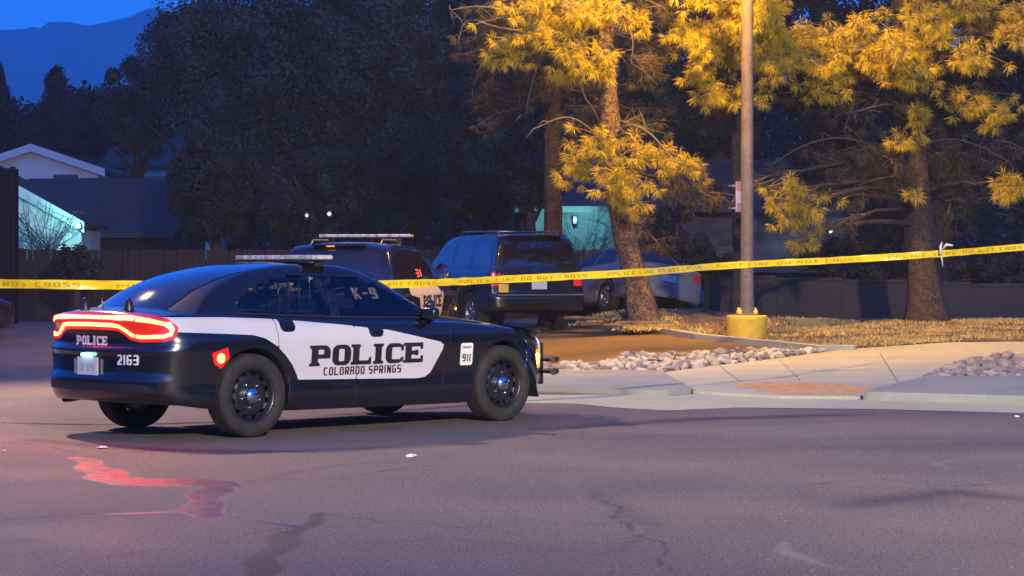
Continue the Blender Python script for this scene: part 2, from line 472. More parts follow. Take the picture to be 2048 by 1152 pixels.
# ---- block lettering
SEGS = {'O': 'TBabcd', '0': 'TBabcd', 'C': 'TBac', 'L': 'Bac', 'R': 'TMabcl', 'A': 'TMabcd', 'D': 'TBabcd', 'S': 'TMBad',
        'P': 'TMabc', 'I': '|', 'N': 'acbdn', 'G': 'TBacdg', 'E': 'TMBac', 'K': 'ack', '-': 'h', '9': 'TMBabd', '1': '|',
        '2': 'TBbz', '6': 'TMBacd', '3': 'TMBbd', 'T': 'T|', 'B': 'TMBabcd', 'M': 'acbdm', 'F': 'TMac', 'Y': 'y', '4': 'Mabd'}
def glyph(ch, U, V, w, t, slab):
    th = min(t * 0.8, .2)
    if ch in 'I1|': w_ = t; 
    d = np.full(U.shape, 9.0)
    mid = .5 if ch not in 'PR' else .46
    B = lambda *a: sd_box(*a, U, V)
    for s in SEGS[ch]:
        if s == 'T': e = B(0, 1 - th, w, 1)
        elif s == 'B': e = B(0, 0, w, th)
        elif s == 'M': e = B(0, mid - th / 2, w if ch not in 'EF' else w * .75, mid + th / 2)
        elif s == 'h': e = B(w * .15, .5 - th / 2, w * .85, .5 + th / 2)
        elif s == 'a': e = B(0, mid - th / 2, t, 1)
        elif s == 'b': e = B(w - t, mid - th / 2, w, 1)
        elif s == 'c': e = B(0, 0, t, mid + th / 2)
        elif s == 'd': e = B(w - t, 0, w, mid + th / 2)
        elif s == '|': e = B(w / 2 - t / 2, 0, w / 2 + t / 2, 1)
        elif s == 'g': e = B(w * .55, .38, w, .38 + th)
        elif s == 'l': e = sd_poly([(w * .40, mid), (w * .80, mid), (w * 1.04, 0), (w * .62, 0)], U, V)
        elif s == 'n': e = sd_poly([(0, 1), (t * 1.1, 1), (w, 0), (w - t * 1.1, 0)], U, V)
        elif s == 'z': e = sd_poly([(w - t, .62), (w, .62), (w, .5), (t * 1.3, th * .8), (0, th * .8), (0, th * 1.6)], U, V)
        elif s == 'm': e = sd_poly([(0, 1), (t * 1.1, 1), (w / 2, .55), (w - t * 1.1, 1), (w, 1), (w / 2, .25)], U, V)
        elif s == 'k': e = sd_poly([(t * .6, .42), (w * .62, 1), (w, 1), (w * .60, .56), (w * 1.02, 0), (w * .62, 0), (w * .36, .36), (t, .30)], U, V)
        elif s == 'y': e = np.minimum(B(w / 2 - t / 2, 0, w / 2 + t / 2, .5), sd_poly([(0, 1), (t, 1), (w / 2, .6), (w - t, 1), (w, 1), (w / 2 + t / 2, .4), (w / 2 - t / 2, .4)], U, V))
        d = np.minimum(d, e)
    r = min(w, 1) * .34
    if ch == '2': d = np.maximum(d, sd_box(0, -1, w, 1, U, V, r))
    elif ch in 'OCSG0236893': d = np.maximum(d, sd_box(0, 0, w, 1, U, V, r))
    elif ch in 'DPRB': d = np.maximum(d, sd_box(-r, 0 if ch != 'R' and ch != 'P' else -1, w, 1, U, V, r))
    if ch == 'R': d = np.minimum(d, np.maximum(sd_poly([(w * .40, mid), (w * .80, mid), (w * 1.04, 0), (w * .62, 0)], U, V), -99))
    if slab:
        sl = .14; e = t * .30
        def foot(x0, x1, top):
            return B(x0, 1 - sl, x1, 1) if top else B(x0, 0, x1, sl)
        if ch in 'PLEDRBF':
            d = np.minimum(d, foot(-e, t + e * .6, True)); d = np.minimum(d, foot(-e, t + e, False))
        if ch in 'LE': d = np.minimum(d, B(w - .13, 0, w + .02, .36))
        if ch == 'E': d = np.minimum(d, B(w - .15, .66, w, 1)); d = np.minimum(d, B(w * .56, .36, w * .72, .64))
        if ch == 'C': d = np.minimum(d, B(w - .15, .62, w + .01, .92)); d = np.minimum(d, B(w - .14, .08, w, .32))
        if ch == 'I':
            d = np.minimum(d, B(w / 2 - t / 2 - e, 1 - sl, w / 2 + t / 2 + e, 1)); d = np.minimum(d, B(w / 2 - t / 2 - e, 0, w / 2 + t / 2 + e, sl))
    return d

def text_mesh(s, height, width, wr=.62, t=.2, gap=.16, slab=False, cell=.05):
    """flat lettering in a box of width x height, origin at its lower left corner"""
    adv = []; x = 0
    for ch in s:
        if ch == ' ': adv.append(None); x += .45; continue
        w = wr if ch not in 'I1' else (t * 1.35 if not slab else t * 1.7)
        adv.append((x, w)); x += w + gap
    total = x - gap
    V_, F_ = [], []
    for ch, a in zip(s, adv):
        if a is None: continue
        x0, w = a
        vs, fs = fill(lambda U, V: glyph(ch, U, V, w, t, slab), -.15, w + .15, -.04, 1.04, cell)
        o = len(V_)
        V_ += [((x0 + u) * width / total, v * height) for u, v in vs]
        F_ += [[i + o for i in f] for f in fs]
    return V_, F_

def drape(data, mapper, bvh, off=0.004):
    """carry a flat outline onto a surface: mapper(u,v) -> origin, direction"""
    vs, fs = data
    out, good = [], []
    for u, v in vs:
        o, d = mapper(u, v)
        h = bvh.ray_cast(Vector(o), Vector(d).normalized())
        if h[0] is None: out.append((0, 0, 0)); good.append(False)
        else:
            nrm = h[1] if h[1].dot(Vector(d)) < 0 else -h[1]
            out.append(h[0] + nrm * off); good.append(True)
    fs = [f for f in fs if all(good[i] for i in f)]
    used = sorted({i for f in fs for i in f}); rm = {k: i for i, k in enumerate(used)}
    return [out[i] for i in used], [[rm[i] for i in f] for f in fs]

def curve(pts):
    xs = np.array([p[0] for p in pts], float); ys = np.array([p[1] for p in pts], float)
    m = np.gradient(ys, xs) if len(xs) > 2 else np.zeros(len(xs))
    d = np.diff(ys) / np.diff(xs)
    for i in range(1, len(xs) - 1):
        if d[i - 1] * d[i] <= 0: m[i] = 0
        else: m[i] = 2 * d[i - 1] * d[i] / (d[i - 1] + d[i])
    m[0] = d[0]; m[-1] = d[-1]
    def f(x):
        if x <= xs[0]: return float(ys[0])
        if x >= xs[-1]: return float(ys[-1])
        i = int(np.searchsorted(xs, x) - 1); h = xs[i + 1] - xs[i]; t = (x - xs[i]) / h
        return float((2*t**3-3*t*t+1)*ys[i] + (t**3-2*t*t+t)*h*m[i] + (-2*t**3+3*t*t)*ys[i+1] + (t**3-t*t)*h*m[i+1])
    return f

# ------------------------------------------------------------------ vehicles
def shell(P):
    """lower body of a car as stacked plan outlines. X forward from the rear axle, Y left, Z up."""
    W, xr, xf = P['W'], P['xr'], P['xf']
    x0, x1 = xr + P['lr'], xf - P['lf']
    ztop, crown, zbot = curve(P['ztop']), curve(P['crown']), curve(P['zbot'])
    si, ri, fi = curve(P['side']), curve(P['rear']), curve(P['front'])
    wheels = [0.0, P['wb']]
    Ra, zc = P['arch'], P['wr'] + .01
    st = []
    n = P.get('nr', 3.0)
    for k in range(30):
        a = math.pi / 2 * (1 - k / 30)
        st.append((x0 - (x0 - xr) * math.sin(a) ** (2 / n), W * max(math.cos(a), 0) ** (2 / n)))
    X = x0
    xs = list(np.arange(x0, x1, .035))
    for w in wheels:
        for s in (-1, 1):
            for e in (0, .004, .012, .024): xs.append(w + s * (Ra - e))
            xs.append(w + s * (Ra + .006))
    st += [(x, W) for x in sorted(xs)]
    n = P.get('nf', 2.6)
    for k in range(31):
        a = math.pi / 2 * k / 30
        st.append((x1 + (xf - x1) * math.sin(a) ** (2 / n), W * max(math.cos(a), 0) ** (2 / n)))
    # clean near duplicates
    cl = [st[0]]
    for s in st[1:]:
        if math.hypot(s[0] - cl[-1][0], s[1] - cl[-1][1]) > .0025: cl.append(s)
    st = cl
    N = len(st)
    taper = P.get('taper')
    tp = curve(taper) if taper else (lambda x: 1.0)
    NV = 30
    rows = []
    topr = .07
    for j in range(NV + 1):
        v = 1 - (1 - j / NV) ** 1.5
        row = []
        for i, (sx, sy) in enumerate(st):
            a = st[max(i - 1, 0)]; b = st[min(i + 1, N - 1)]
            tx, ty = b[0] - a[0], b[1] - a[1]
            if i == 0: tx, ty = 0, 1
            if i == N - 1: tx, ty = 0, -1
            L = math.hypot(tx, ty); nx, ny = -ty / L, tx / L
            zt = ztop(sx); zb = zbot(sx)
            if sy > W * .72:
                for w in wheels:
                    if abs(sx - w) < Ra: zb = max(zb, zc + math.sqrt(Ra * Ra - (sx - w) ** 2))
            z = zb + (zt - zb) * v
            ins = ny * ny * si(z) + nx * nx * (ri(z) if nx < 0 else fi(z))
            h = zt - z
            if h < topr: ins += topr - math.sqrt(max(topr ** 2 - (topr - h) ** 2, 0))
            y = (sy - ny * ins) * tp(sx)
            row.append((sx - nx * ins, max(y, 0), z))
        rows.append(row)
    bm = bmesh.new()
    RV, LV = [], []
    for row in rows:
        RV.append([bm.verts.new((x, -y, z)) for x, y, z in row])
        LV.append([RV[-1][i] if row[i][1] < 1e-5 else bm.verts.new((row[i][0], row[i][1], row[i][2])) for i in range(N)])
    for S, flip in ((RV, False), (LV, True)):
        for j in range(NV):
            for i in range(N - 1):
                q = [S[j][i], S[j][i + 1], S[j + 1][i + 1], S[j + 1][i]]
                q = list(dict.fromkeys(q))
                if len(q) < 3: continue
                if flip: q.reverse()
                try: bm.faces.new(q)
                except ValueError: pass
    # inward flange at the lower edge
    for S, sg in ((RV[0], -1), (LV[0], 1)):
        ring = [bm.verts.new((v.co.x, v.co.y - sg * min(.20, abs(v.co.y)), v.co.z)) for v in S]
        for i in range(N - 1):
            q = [S[i], ring[i], ring[i + 1], S[i + 1]]
            if sg < 0: q.reverse()
            try: bm.faces.new(list(dict.fromkeys(q)))
            except ValueError: pass
    # top
    Mx = 14
    prev = None
    for i in range(N):
        a, b = RV[NV][i], LV[NV][i]
        if a is b: line = [a] * (Mx + 1)
        else:
            line = [a]
            for k in range(1, Mx):
                s = k / Mx
                co = a.co.lerp(b.co, s)
                e = 1 - abs(2 * s - 1) ** 2.2
                fade = min(1.0, (abs(a.co.y) / (W * .8)) ** 1.2)
                co.z += crown(co.x) * e * fade
                line.append(bm.verts.new(co))
            line.append(b)
        if prev:
            for k in range(Mx):
                q = list(dict.fromkeys([prev[k], line[k], line[k + 1], prev[k + 1]]))
                if len(q) >= 3:
                    try: bm.faces.new(q)
                    except ValueError: pass
        prev = line
    for f in bm.faces: f.smooth = True
    bmesh.ops.recalc_face_normals(bm, faces=bm.faces)
    return bm, ztop

def greenhouse(P, ztop):
    prof = curve(P['roof'])
    xa, xb = P['roof'][0][0], P['roof'][-1][0]
    yb, sl = P['yb'], P['slope']
    # stations with even arc length
    xs = [xa]; dense = np.linspace(xa, xb, 2500)
    acc = 0; px_, pz = xa, prof(xa)
    for x in dense[1:]:
        z = prof(x); acc += math.hypot(x - px_, z - pz); px_, pz = x, z
        if acc > .03: xs.append(float(x)); acc = 0
    xs.append(xb)
    NY = 56
    bm = bmesh.new(); grid = []
    xm = P['xmid']
    for x in xs:
        row = []
        for k in range(NY + 1):
            y = yb * math.sin(math.pi / 2 * (2 * k / NY - 1))
            bow = P['bowf'] if x > xm else P['bowr']
            w = min(1, abs(x - xm) / .5)
            xe = x + (bow * y * y if x > xm else -bow * y * y) * w
            top = prof(min(max(xe, xa), xb)) - P['rcrown'] * (y / .6) ** 2
            yy = yb + P.get('ybx', lambda q: 0)(x)
            side = ztop(x) - .03 + (yy - abs(y)) / sl
            k_ = .07
            h = max(0, min(1, .5 + .5 * (side - top) / k_))
            z = side * (1 - h) + top * h - k_ * h * (1 - h)
            row.append(bm.verts.new((x, y, z)))
        grid.append(row)
    for a, b in zip(grid[:-1], grid[1:]):
        for k in range(NY):
            vs = (a[k], b[k], b[k + 1], a[k + 1])
            if max(v.co.z for v in vs) > ztop(a[k].co.x) - .05:
                f = bm.faces.new(vs); f.smooth = True
    bmesh.ops.recalc_face_normals(bm, faces=bm.faces)
    if bm.faces and sum(f.normal.z for f in bm.faces) < 0: bmesh.ops.reverse_faces(bm, faces=bm.faces)
    bmesh.ops.delete(bm, geom=[v for v in bm.verts if not v.link_faces], context='VERTS')
    return bm

_wheel_cache = {}
def wheel_meshes(r, w, kind):
    key = (r, w, kind)
    if key in _wheel_cache: return _wheel_cache[key]
    ri = r * .66
    bm = bmesh.new()
    hw = w / 2
    prof = [(ri, -hw * .80), (ri + .012, -hw * .97), (ri + (r - ri) * .45, -hw * 1.04), (r - .025, -hw * .97), (r - .008, -hw * .86)]
    for g in (-.45, -.15, .15, .45):
        prof += [(r, hw * (g - .13)), (r, hw * (g - .03)), (r - .008, hw * (g - .02)), (r - .008, hw * (g + .02)), (r, hw * (g + .03))]
    prof += [(r, hw * .6), (r - .008, hw * .86), (r - .025, hw * .97), (ri + (r - ri) * .45, hw * 1.04), (ri + .012, hw * .97), (ri, hw * .80)]
    lathe(bm, prof, 56)
    tyre = bpy.data.meshes.new('tyre'); bmesh.ops.recalc_face_normals(bm, faces=bm.faces); bm.to_mesh(tyre); bm.free()
    tyre.materials.append(M['tyre'])
    # rim: outer face at -Y
    bm = bmesh.new()
    n = 48
    f0 = -hw * .82
    if kind == 'steel':
        prof = [(ri + .004, f0), (ri - .012, f0 - .004), (ri - .022, f0 + .02), (ri - .035, f0 + .05), (ri * .80, f0 + .065), (ri * .72, f0 + .045), (ri * .50, f0 + .035), (ri * .40, f0 + .05), (ri * .30, f0 + .045), (.0001, f0 + .045)]
        rings = lathe(bm, prof, n)
        bm.faces.ensure_lookup_table()
        kill = []
        for i in (4, 5):
            for k in range(n):
                if k % 4 in (0, 1) :
                    pass
        # slots in the disc
        for f in list(bm.faces):
            c = f.calc_center_median(); rr = math.hypot(c.x, c.z); ang = math.atan2(c.z, c.x)
            if ri * .70 < rr < ri * .84 and (ang * 12 / (2 * math.pi)) % 1 < .5: kill.append(f)
        bmesh.ops.delete(bm, geom=kill, context='FACES')
    else:
        prof = [(ri + .004, f0), (ri - .012, f0 - .004), (ri - .022, f0 + .02), (ri - .03, f0 + .10)]
        lathe(bm, prof, n)
        for k in range(5):
            a = k * 2 * math.pi / 5
            for s in (-.13, .13):
                c1, s1 = math.cos(a + s * .4), math.sin(a + s * .4); c2, s2 = math.cos(a + s * 1.6), math.sin(a + s * 1.6)
                tube(bm, [(.05 * c1, f0 + .03, .05 * s1), ((ri - .02) * c2, f0 + .012, (ri - .02) * s2)], [.02, .016], 6)
        lathe(bm, [(.075, f0 + .06), (.07, f0 + .012), (.0001, f0 + .008)], n)
    lathe(bm, [(ri - .03, f0 + .11), (.0001, f0 + .11)], n)   # brake back
    rim = bpy.data.meshes.new('rim'); bmesh.ops.recalc_face_normals(bm, faces=bm.faces); bm.to_mesh(rim); bm.free()
    rim.materials.append(M['rim_black'] if kind == 'steel' else M['dull_metal'])
    bm = bmesh.new()
    lathe(bm, [(.078, f0 + .045), (.074, f0 + .01), (.062, f0 - .008), (.040, f0 - .020), (.018, f0 - .025), (.0001, f0 - .026)], 28)
    cap = bpy.data.meshes.new('hub_cap'); bm.to_mesh(cap); bm.free(); cap.materials.append(M['chrome'])
    bm = bmesh.new()
    for k in range(5):
        a = k * 2 * math.pi / 5 + .3
        c, s = math.cos(a) * .105, math.sin(a) * .105
        MM = Matrix.Translation((c, f0 + .045, s))
        lathe(bm, [(.012, 0), (.012, -.02), (.0001, -.024)], 6, MM)
    nuts = bpy.data.meshes.new('lug_nuts'); bm.to_mesh(nuts); bm.free(); nuts.materials.append(M['chrome'])
    _wheel_cache[key] = (tyre, rim, cap, nuts)
    return _wheel_cache[key]

def add_wheels(root, P, kind='steel', steer=0):
    t, rm, cap, nuts = wheel_meshes(P['wr'], P['ww'], kind)
    for x in (0.0, P['wb']):
        for s in (-1, 1):
            w = obj('wheel', t, None, root, (x, s * P['track'] / 2, P['wr']), (0, random.uniform(0, 6), (0 if s < 0 else math.pi) + (steer if x > 0 else 0)))
            obj('rim', rm, None, w)
            if kind == 'steel': obj('hub_cap', cap, None, w); obj('lug_nuts', nuts, None, w)['kind'] = 'stuff'

def inside(P, x, y):
    c = False; n = len(P)
    for i in range(n):
        (ax, ay), (bx, by) = P[i], P[(i + 1) % n]
        if (ay > y) != (by > y) and x < (bx - ax) * (y - ay) / (by - ay) + ax: c = not c
    return c

def sideY(s):    # outline coordinates (X, Z) seen square on from one side
    return lambda u, v: ((u, s * 3.0, v), (0, -s, 0))
def topZ(u, v): return ((u, v, 4.0), (0, 0, -1))
def rearX(u, v): return ((-4.0, u, v), (1, 0, 0))

def underbody(root, P):
    bm = bmesh.new()
    ht = P['track'] / 2 - P['ww'] / 2 - .03
    box(bm, P['xr'] + .25, P['xf'] - .3, -ht, ht, P['zbot'][1][1] + .02, .62, .02)
    box(bm, P['arch'] + .05, P['wb'] - P['arch'] - .05, -P['W'] * .85, P['W'] * .85, P['zbot'][2][1] + .03, .5, .02)
    obj('underbody', bm, M['plastic_black'], root)

def mirror(root, x, y, z, s, mt, name='mirror', sc=1.0):
    bm = bmesh.new()
    bmesh.ops.create_icosphere(bm, subdivisions=4, radius=1)
    cx_, cy_, cz_ = x + .02 * sc, s * (y + .03 + .105 * sc), z + .08 * sc
    for q in bm.verts:
        c0 = q.co.copy(); f_ = lambda a, p: math.copysign(abs(a) ** p, a)
        q.co = Vector((cx_ + f_(c0.x, .75) * (.085 if c0.x > 0 else .06) * sc, cy_ + f_(c0.y, .6) * .105 * sc, cz_ + f_(c0.z, .6) * .075 * sc))
    box(bm, x + .02, x + .09, s * (y - .10), s * (y + .05), z - .01, z + .05, .01)
    for f in bm.faces: f.smooth = True
    o = obj(name, bm, mt, root)
    bm = bmesh.new()
    box(bm, x - .046 * sc, x - .040 * sc, s * (y + .055), s * (y + .19 * sc), z + .03 * sc, z + .13 * sc, .002)
    obj('mirror_glass', bm, M['glass_dark'], o)

def build_vehicle(root, P, paint, glass=None, open_sides=False):
    bm, ztop = shell(P)
    bvh_b = BVHTree.FromBMesh(bm)
    body = obj('body', bm, paint, root)
    g = greenhouse(P, ztop)
    bvh_g = BVHTree.FromBMesh(g)
    if open_sides:
        polys = [p for _, p in P['side_glass']]
        kill = []
        for f in g.faces:
            c_ = f.calc_center_median()
            if abs(f.normal.y) > .35 and any(inside(p, c_.x, c_.z) for p in polys): kill.append(f)
            elif f.normal.x > .2 and 1.7 < c_.x < 2.38 and abs(c_.y) < .5: kill.append(f)
        bmesh.ops.delete(g, geom=kill, context='FACES')
    gh = obj('cabin', g, paint, root)
    underbody(root, P)
    for name, pts in P['side_glass']:
        for s in (-1, 1):
            d = drape(fill_poly(pts, .03), sideY(s), bvh_g, .004)
            smooth(obj('side_window', d, glass or M['glass_dark'], root))
    for name, pts in P['top_glass']:
        d = drape(fill_poly(pts, .03), topZ, bvh_g, .004)
        smooth(obj(name, d, M['glass_dark'] if open_sides and name == 'rear_window' else glass or M['glass_dark'], root))
    return body, gh, bvh_b, bvh_g, ztop

def tinted_glass():
    m = bpy.data.materials.new('glass_tint'); m.use_nodes = True
    n = m.node_tree.nodes; l = m.node_tree.links; n.remove(n['Principled BSDF'])
    t = n.new('ShaderNodeBsdfTransparent'); t.inputs[0].default_value = (.26, .29, .37, 1)
    g = n.new('ShaderNodeBsdfGlossy'); g.inputs['Roughness'].default_value = .04; g.inputs[0].default_value = (1, 1, 1, 1)
    fr = n.new('ShaderNodeFresnel'); fr.inputs[0].default_value = 1.7
    mx = n.new('ShaderNodeMixShader')
    l.new(fr.outputs[0], mx.inputs[0]); l.new(t.outputs[0], mx.inputs[1]); l.new(g.outputs[0], mx.inputs[2])
    l.new(mx.outputs[0], n['Material Output'].inputs[0])
    return m
M['glass_tint'] = tinted_glass()
M['seat_cloth'] = mat('seat_cloth', (0.10, 0.10, 0.12), 0.8)
M['cage_metal'] = mat('cage_metal', (0.30, 0.31, 0.34), 0.4, metal=0.6)

def car_interior(root):
    for y in (-.37, .37):
        bm = bmesh.new()
        Mt = Matrix.Translation((1.22, y, 1.02)) @ Matrix.Rotation(R(-14), 4, 'Y')
        box(bm, -.07, .07, -.24, .24, -.05, .26, .05, Mt)
        st_ = obj('seat_back', bm, M['seat_cloth'], root)
        bm = bmesh.new(); box(bm, -.05, .05, -.13, .13, .29, .42, .035, Mt); obj('headrest', bm, M['seat_cloth'], st_)
    bm = bmesh.new()
    for y in np.arange(-.60, .61, .15): tube(bm, [(.92, y, 1.0), (.90, y, 1.40)], .008, 5)
    for z in (1.08, 1.22, 1.38): tube(bm, [(.915, -.62, z), (.915, .62, z)], .012, 5)
    obj('cage', bm, M['cage_metal'], root)['kind'] = 'stuff'
    bm = bmesh.new(); box(bm, -.05, .12, -.58, .58, 1.02, 1.22, .04); obj('rear_seat', bm, M['seat_cloth'], root)
    bm = bmesh.new(); box(bm, 2.0, 2.35, -.62, .62, .96, 1.06, .03); obj('dashboard', bm, M['plastic_black'], root)
    bm = bmesh.new()
    Mt = Matrix.Translation((1.86, .37, 1.08)) @ Matrix.Rotation(R(65), 4, 'Y')
    ring = [Mt @ Vector((.17 * math.cos(a), .17 * math.sin(a), 0)) for a in np.linspace(0, 2 * math.pi, 25)]
    tube(bm, ring, .014, 6, cap=False); obj('steering_wheel', bm, M['plastic_black'], root)
    bm = bmesh.new(); Mt = Matrix.Translation((1.75, -.02, 1.10)) @ Matrix.Rotation(R(-20), 4, 'Y') @ Matrix.Rotation(R(25), 4, 'Z')
    box(bm, -.01, .01, -.15, .15, -.02, .19, .006, Mt); obj('laptop', bm, M['cage_metal'], root)
    bm = bmesh.new(); box(bm, 1.78, 1.80, -.12, .12, 1.33, 1.385, .01); obj('rear_view_mirror', bm, M['plastic_black'], root)

# ---- patrol sedan
CAR = dict(W=.95, xr=-1.10, xf=3.97, lr=.62, lf=.74, nr=2.9, nf=2.3, wb=3.052, wr=.365, ww=.235, track=1.66, arch=.405,
    ztop=[(-1.1, 1.05), (-.7, 1.085), (-.3, 1.078), (.3, 1.037), (.85, 1.007), (1.8, .985), (2.4, .972), (3.0, .925), (3.4, .865), (3.8, .775), (4.0, .70)],
    crown=[(-1.1, .075), (-.6, .05), (.2, .03), (2.2, .035), (2.8, .07), (3.5, .07), (4.0, .03)],
    zbot=[(-1.1, .325), (-.7, .30), (-.3, .25), (.5, .215), (2.6, .20), (3.4, .22), (4.0, .22)],
    side=[(.15, .07), (.25, .04), (.35, .018), (.5, .022), (.62, .012), (.78, 0), (.86, .006), (.95, .04), (1.1, .09)],
    rear=[(.28, .12), (.33, .06), (.45, .0), (.53, .0), (.56, .025), (.742, .03), (.765, .005), (.775, .01), (.795, .055), (.82, .066), (.92, .06), (1.0, .035), (1.05, .01), (1.1, .0)],
    front=[(.15, .16), (.3, .05), (.45, .0), (.6, .0), (.7, .02), (.8, .08)],
    roof=[(-.80, 1.085), (-.62, 1.175), (-.35, 1.325), (0.0, 1.44), (.35, 1.502), (.75, 1.53), (1.15, 1.532), (1.5, 1.505), (1.75, 1.44), (2.15, 1.25), (2.58, 1.02)],
    yb=.845, slope=.66, rcrown=.045, bowf=.30, bowr=.22, xmid=.9,
    side_glass=[('front', [(1.10, 1.035), (2.12, 1.02), (2.25, 1.05), (1.72, 1.30), (1.45, 1.375), (1.02, 1.405)]),
                ('rear', [(.0, 1.075), (1.03, 1.037), (.94, 1.405), (.55, 1.38), (.2, 1.29), (-.05, 1.17)])],
    top_glass=[('rear_window', [(-.66, -.50), (-.70, 0), (-.66, .50), (.22, .50), (.32, 0), (.22, -.50)]),
               ('windscreen', [(1.68, -.52), (1.74, 0), (1.68, .52), (2.36, .64), (2.46, 0), (2.36, -.64)])])
CAR_POS, CAR_YAW = (-2.904, 20.658, 0.0), 0.7794

def patrol_sedan():
    root = thing('police_car', 'black and white police sedan with lit red tail lamps in front of the tape', 'car', CAR_POS, CAR_YAW)
    body, gh, bb, bg, ztop = build_vehicle(root, CAR, M['paint_black'], M['glass_tint'], True)
    car_interior(root)
    add_wheels(root, CAR, 'steel')
    # white side livery
    panel = [(-.86, 1.055), (-.80, .93), (-.26, .905), (.0, .89), (.123, .86), (.25, .79), (.35, .705), (.431, .619), (.480, .54), (.504, .487),
             (1.93, .452), (2.02, .462), (2.09, .50), (2.225, .70), (2.245, .755), (2.20, .785), (1.58, .905), (1.04, .962), (.52, 1.006), (.2, 1.028), (-.3, 1.048)]
    def fpanel(U, V):
        d = sd_poly(panel, U, V) + .0
        for hx, hz in ((.400, .965), (1.415, .90)):
            d = np.maximum(d, -np.maximum(sd_box(hx - .085, hz - .055, hx + .085, hz + .2, U, V, .05), -1))
        d = np.maximum(d, -(np.abs(U - (.27 + 0 * V)) - .004))
        d = np.maximum(d, -(np.abs(U - (1.17 + (V - .9) * -.02)) - .004))
        return d
    flat = fill(fpanel, -.95, 2.3, .42, 1.12, .014)
    for s in (-1, 1):
        d = drape(flat, sideY(s), bb, .003)
        pn = smooth(obj('door_panel', d, M['paint_white'], root)); pn['label'] = 'white door livery with black POLICE lettering'
        t1 = text_mesh('POLICE', .185, 1.34, wr=1.02, t=.36, gap=.10, slab=True, cell=.055)
        t2 = text_mesh('COLORADO SPRINGS', .075, .93, wr=.62, t=.2, gap=.16, cell=.07)
        for tm, x0, z0 in ((t1, .64, .600), (t2, .79, .512)):
            if s < 0: mp = lambda u, v: ((x0 + u, -3.0, z0 + v - (u * .0)), (0, 1, 0))
            else: mp = lambda u, v: ((x0 + 1.34 - u, 3.0, z0 + v), (0, -1, 0))
            smooth(obj('lettering', drape(tm, mp, bb, .0065), M['letter_black'], pn))
        # fender sticker
        st = fill(lambda U, V: sd_box(2.465, .555, 2.625, .765, U, V, .02), 2.45, 2.64, .54, .78, .012)
        sk = smooth(obj('fender_sticker', drape(st, sideY(s), bb, .003), M['letter_white'], root))
        a = text_mesh('EMERGENCY', .022, .12, wr=.6, t=.2, cell=.12); b = text_mesh('911', .075, .11, wr=.6, t=.22, gap=.15, cell=.08)
        V_, F_ = [], []
        for tm, x0, z0 in ((a, 2.485, .715), (b, 2.49, .59)):
            o = len(V_)
            V_ += [((x0 + u) if s < 0 else (5.09 - x0 - u), z0 + v) for u, v in tm[0]]; F_ += [[i + o for i in f] for f in tm[1]]
        obj('lettering', drape((V_, F_), sideY(s), bb, .006), M['letter_black'], sk)
        # handles
        for hx, hz in ((.40, .955), (1.415, .892)):
            h = bb.ray_cast(Vector((hx, s * 3, hz)), Vector((0, -s, 0)))[0]
            bm = bmesh.new()
            box(bm, hx - .07, hx + .07, h.y - .005, h.y + s * .028, hz - .016, hz + .016, .008) if s > 0 else box(bm, hx - .07, hx + .07, h.y + s * .028, h.y + .005, hz - .016, hz + .016, .008)
            obj('door_handle', bm, M['paint_black'], root)
        # door gaps in the black parts
        gaps = [[(.27, .30), (.27, .44)], [(1.17, .26), (1.17, .44)], [(2.18, .27), (2.30, .55), (2.34, .96)], [(1.17, .97), (1.17, .995)]]
        fg = lambda U, V: np.minimum.reduce([sd_line(g_, U, V) for g_ in gaps]) - .005
        obj('door_gap', drape(fill(fg, .2, 2.45, .22, 1.0, .01), sideY(s), bb, .002), M['plastic_black'], root)['kind'] = 'stuff'
        # side marker at the rear bumper
        fm = lambda U, V: sd_poly([(-.455, .74), (-.30, .78), (-.285, .70), (-.36, .62), (-.43, .66)], U, V) - .01
        mk = smooth(obj('side_marker', drape(fill(fm, -.5, -.24, .58, .82, .012), sideY(s), bb, .008), M['marker_red'], root))
        fm = lambda U, V: sd_box(-.415, .655, -.325, .745, U, V, .045)
        smooth(obj('bulb', drape(fill(fm, -.45, -.3, .64, .78, .01), sideY(s), bb, .014), M['marker_red_core'], mk))
        # front amber marker
        fm = lambda U, V: sd_poly([(3.485, .655), (3.60, .675), (3.68, .61), (3.66, .51), (3.50, .51)], U, V) - .012
        mk = smooth(obj('side_marker', drape(fill(fm, 3.4, 3.78, .44, .74, .012), sideY(s), bb, .008), M['marker_amber'], root)); mk['label'] = 'lit amber front side marker'
        fm = lambda U, V: sd_box(3.50, .54, 3.61, .64, U, V, .05)
        smooth(obj('bulb', drape(fill(fm, 3.42, 3.7, .5, .65, .01), sideY(s), bb, .014), M['marker_amber_core'], mk))
        # headlamp
        fm = lambda V_, Z: sd_poly([(.42, .66), (.80, .70), (.86, .755), (.78, .785), (.45, .745)], V_, Z) - .008
        hd = fill(fm, .35, .95, .6, .85, .02)
        smooth(obj('headlight', drape(hd, lambda u, v: ((6, s * u, v), (-1, 0, 0)), bb, .006), M['headlamp'], root))
        fm = lambda U, V: sd_poly([(3.60, .775), (3.72, .765), (3.76, .70), (3.66, .67)], U, V) - .01
        smooth(obj('headlight_side', drape(fill(fm, 3.5, 3.85, .62, .82, .012), sideY(s), bb, .008), M['headlamp'], root))
        mirror(root, 2.06, .84, .99, s, M['paint_black'], sc=.78)
        # quarter window frame strip / belt moulding
        fb = lambda U, V: sd_line([(-.1, 1.075), (1.03, 1.028), (2.2, 1.005)], U, V) - .007
        obj('belt_moulding', drape(fill(fb, -.2, 2.3, .98, 1.1, .012), sideY(s), bg, .009), M['dull_metal'] if False else M['plastic_black'], root)
    # K-9 lettering on rear door glass
    k9 = text_mesh('K-9', .105, .30, wr=.62, t=.24, gap=.1, slab=False, cell=.05)
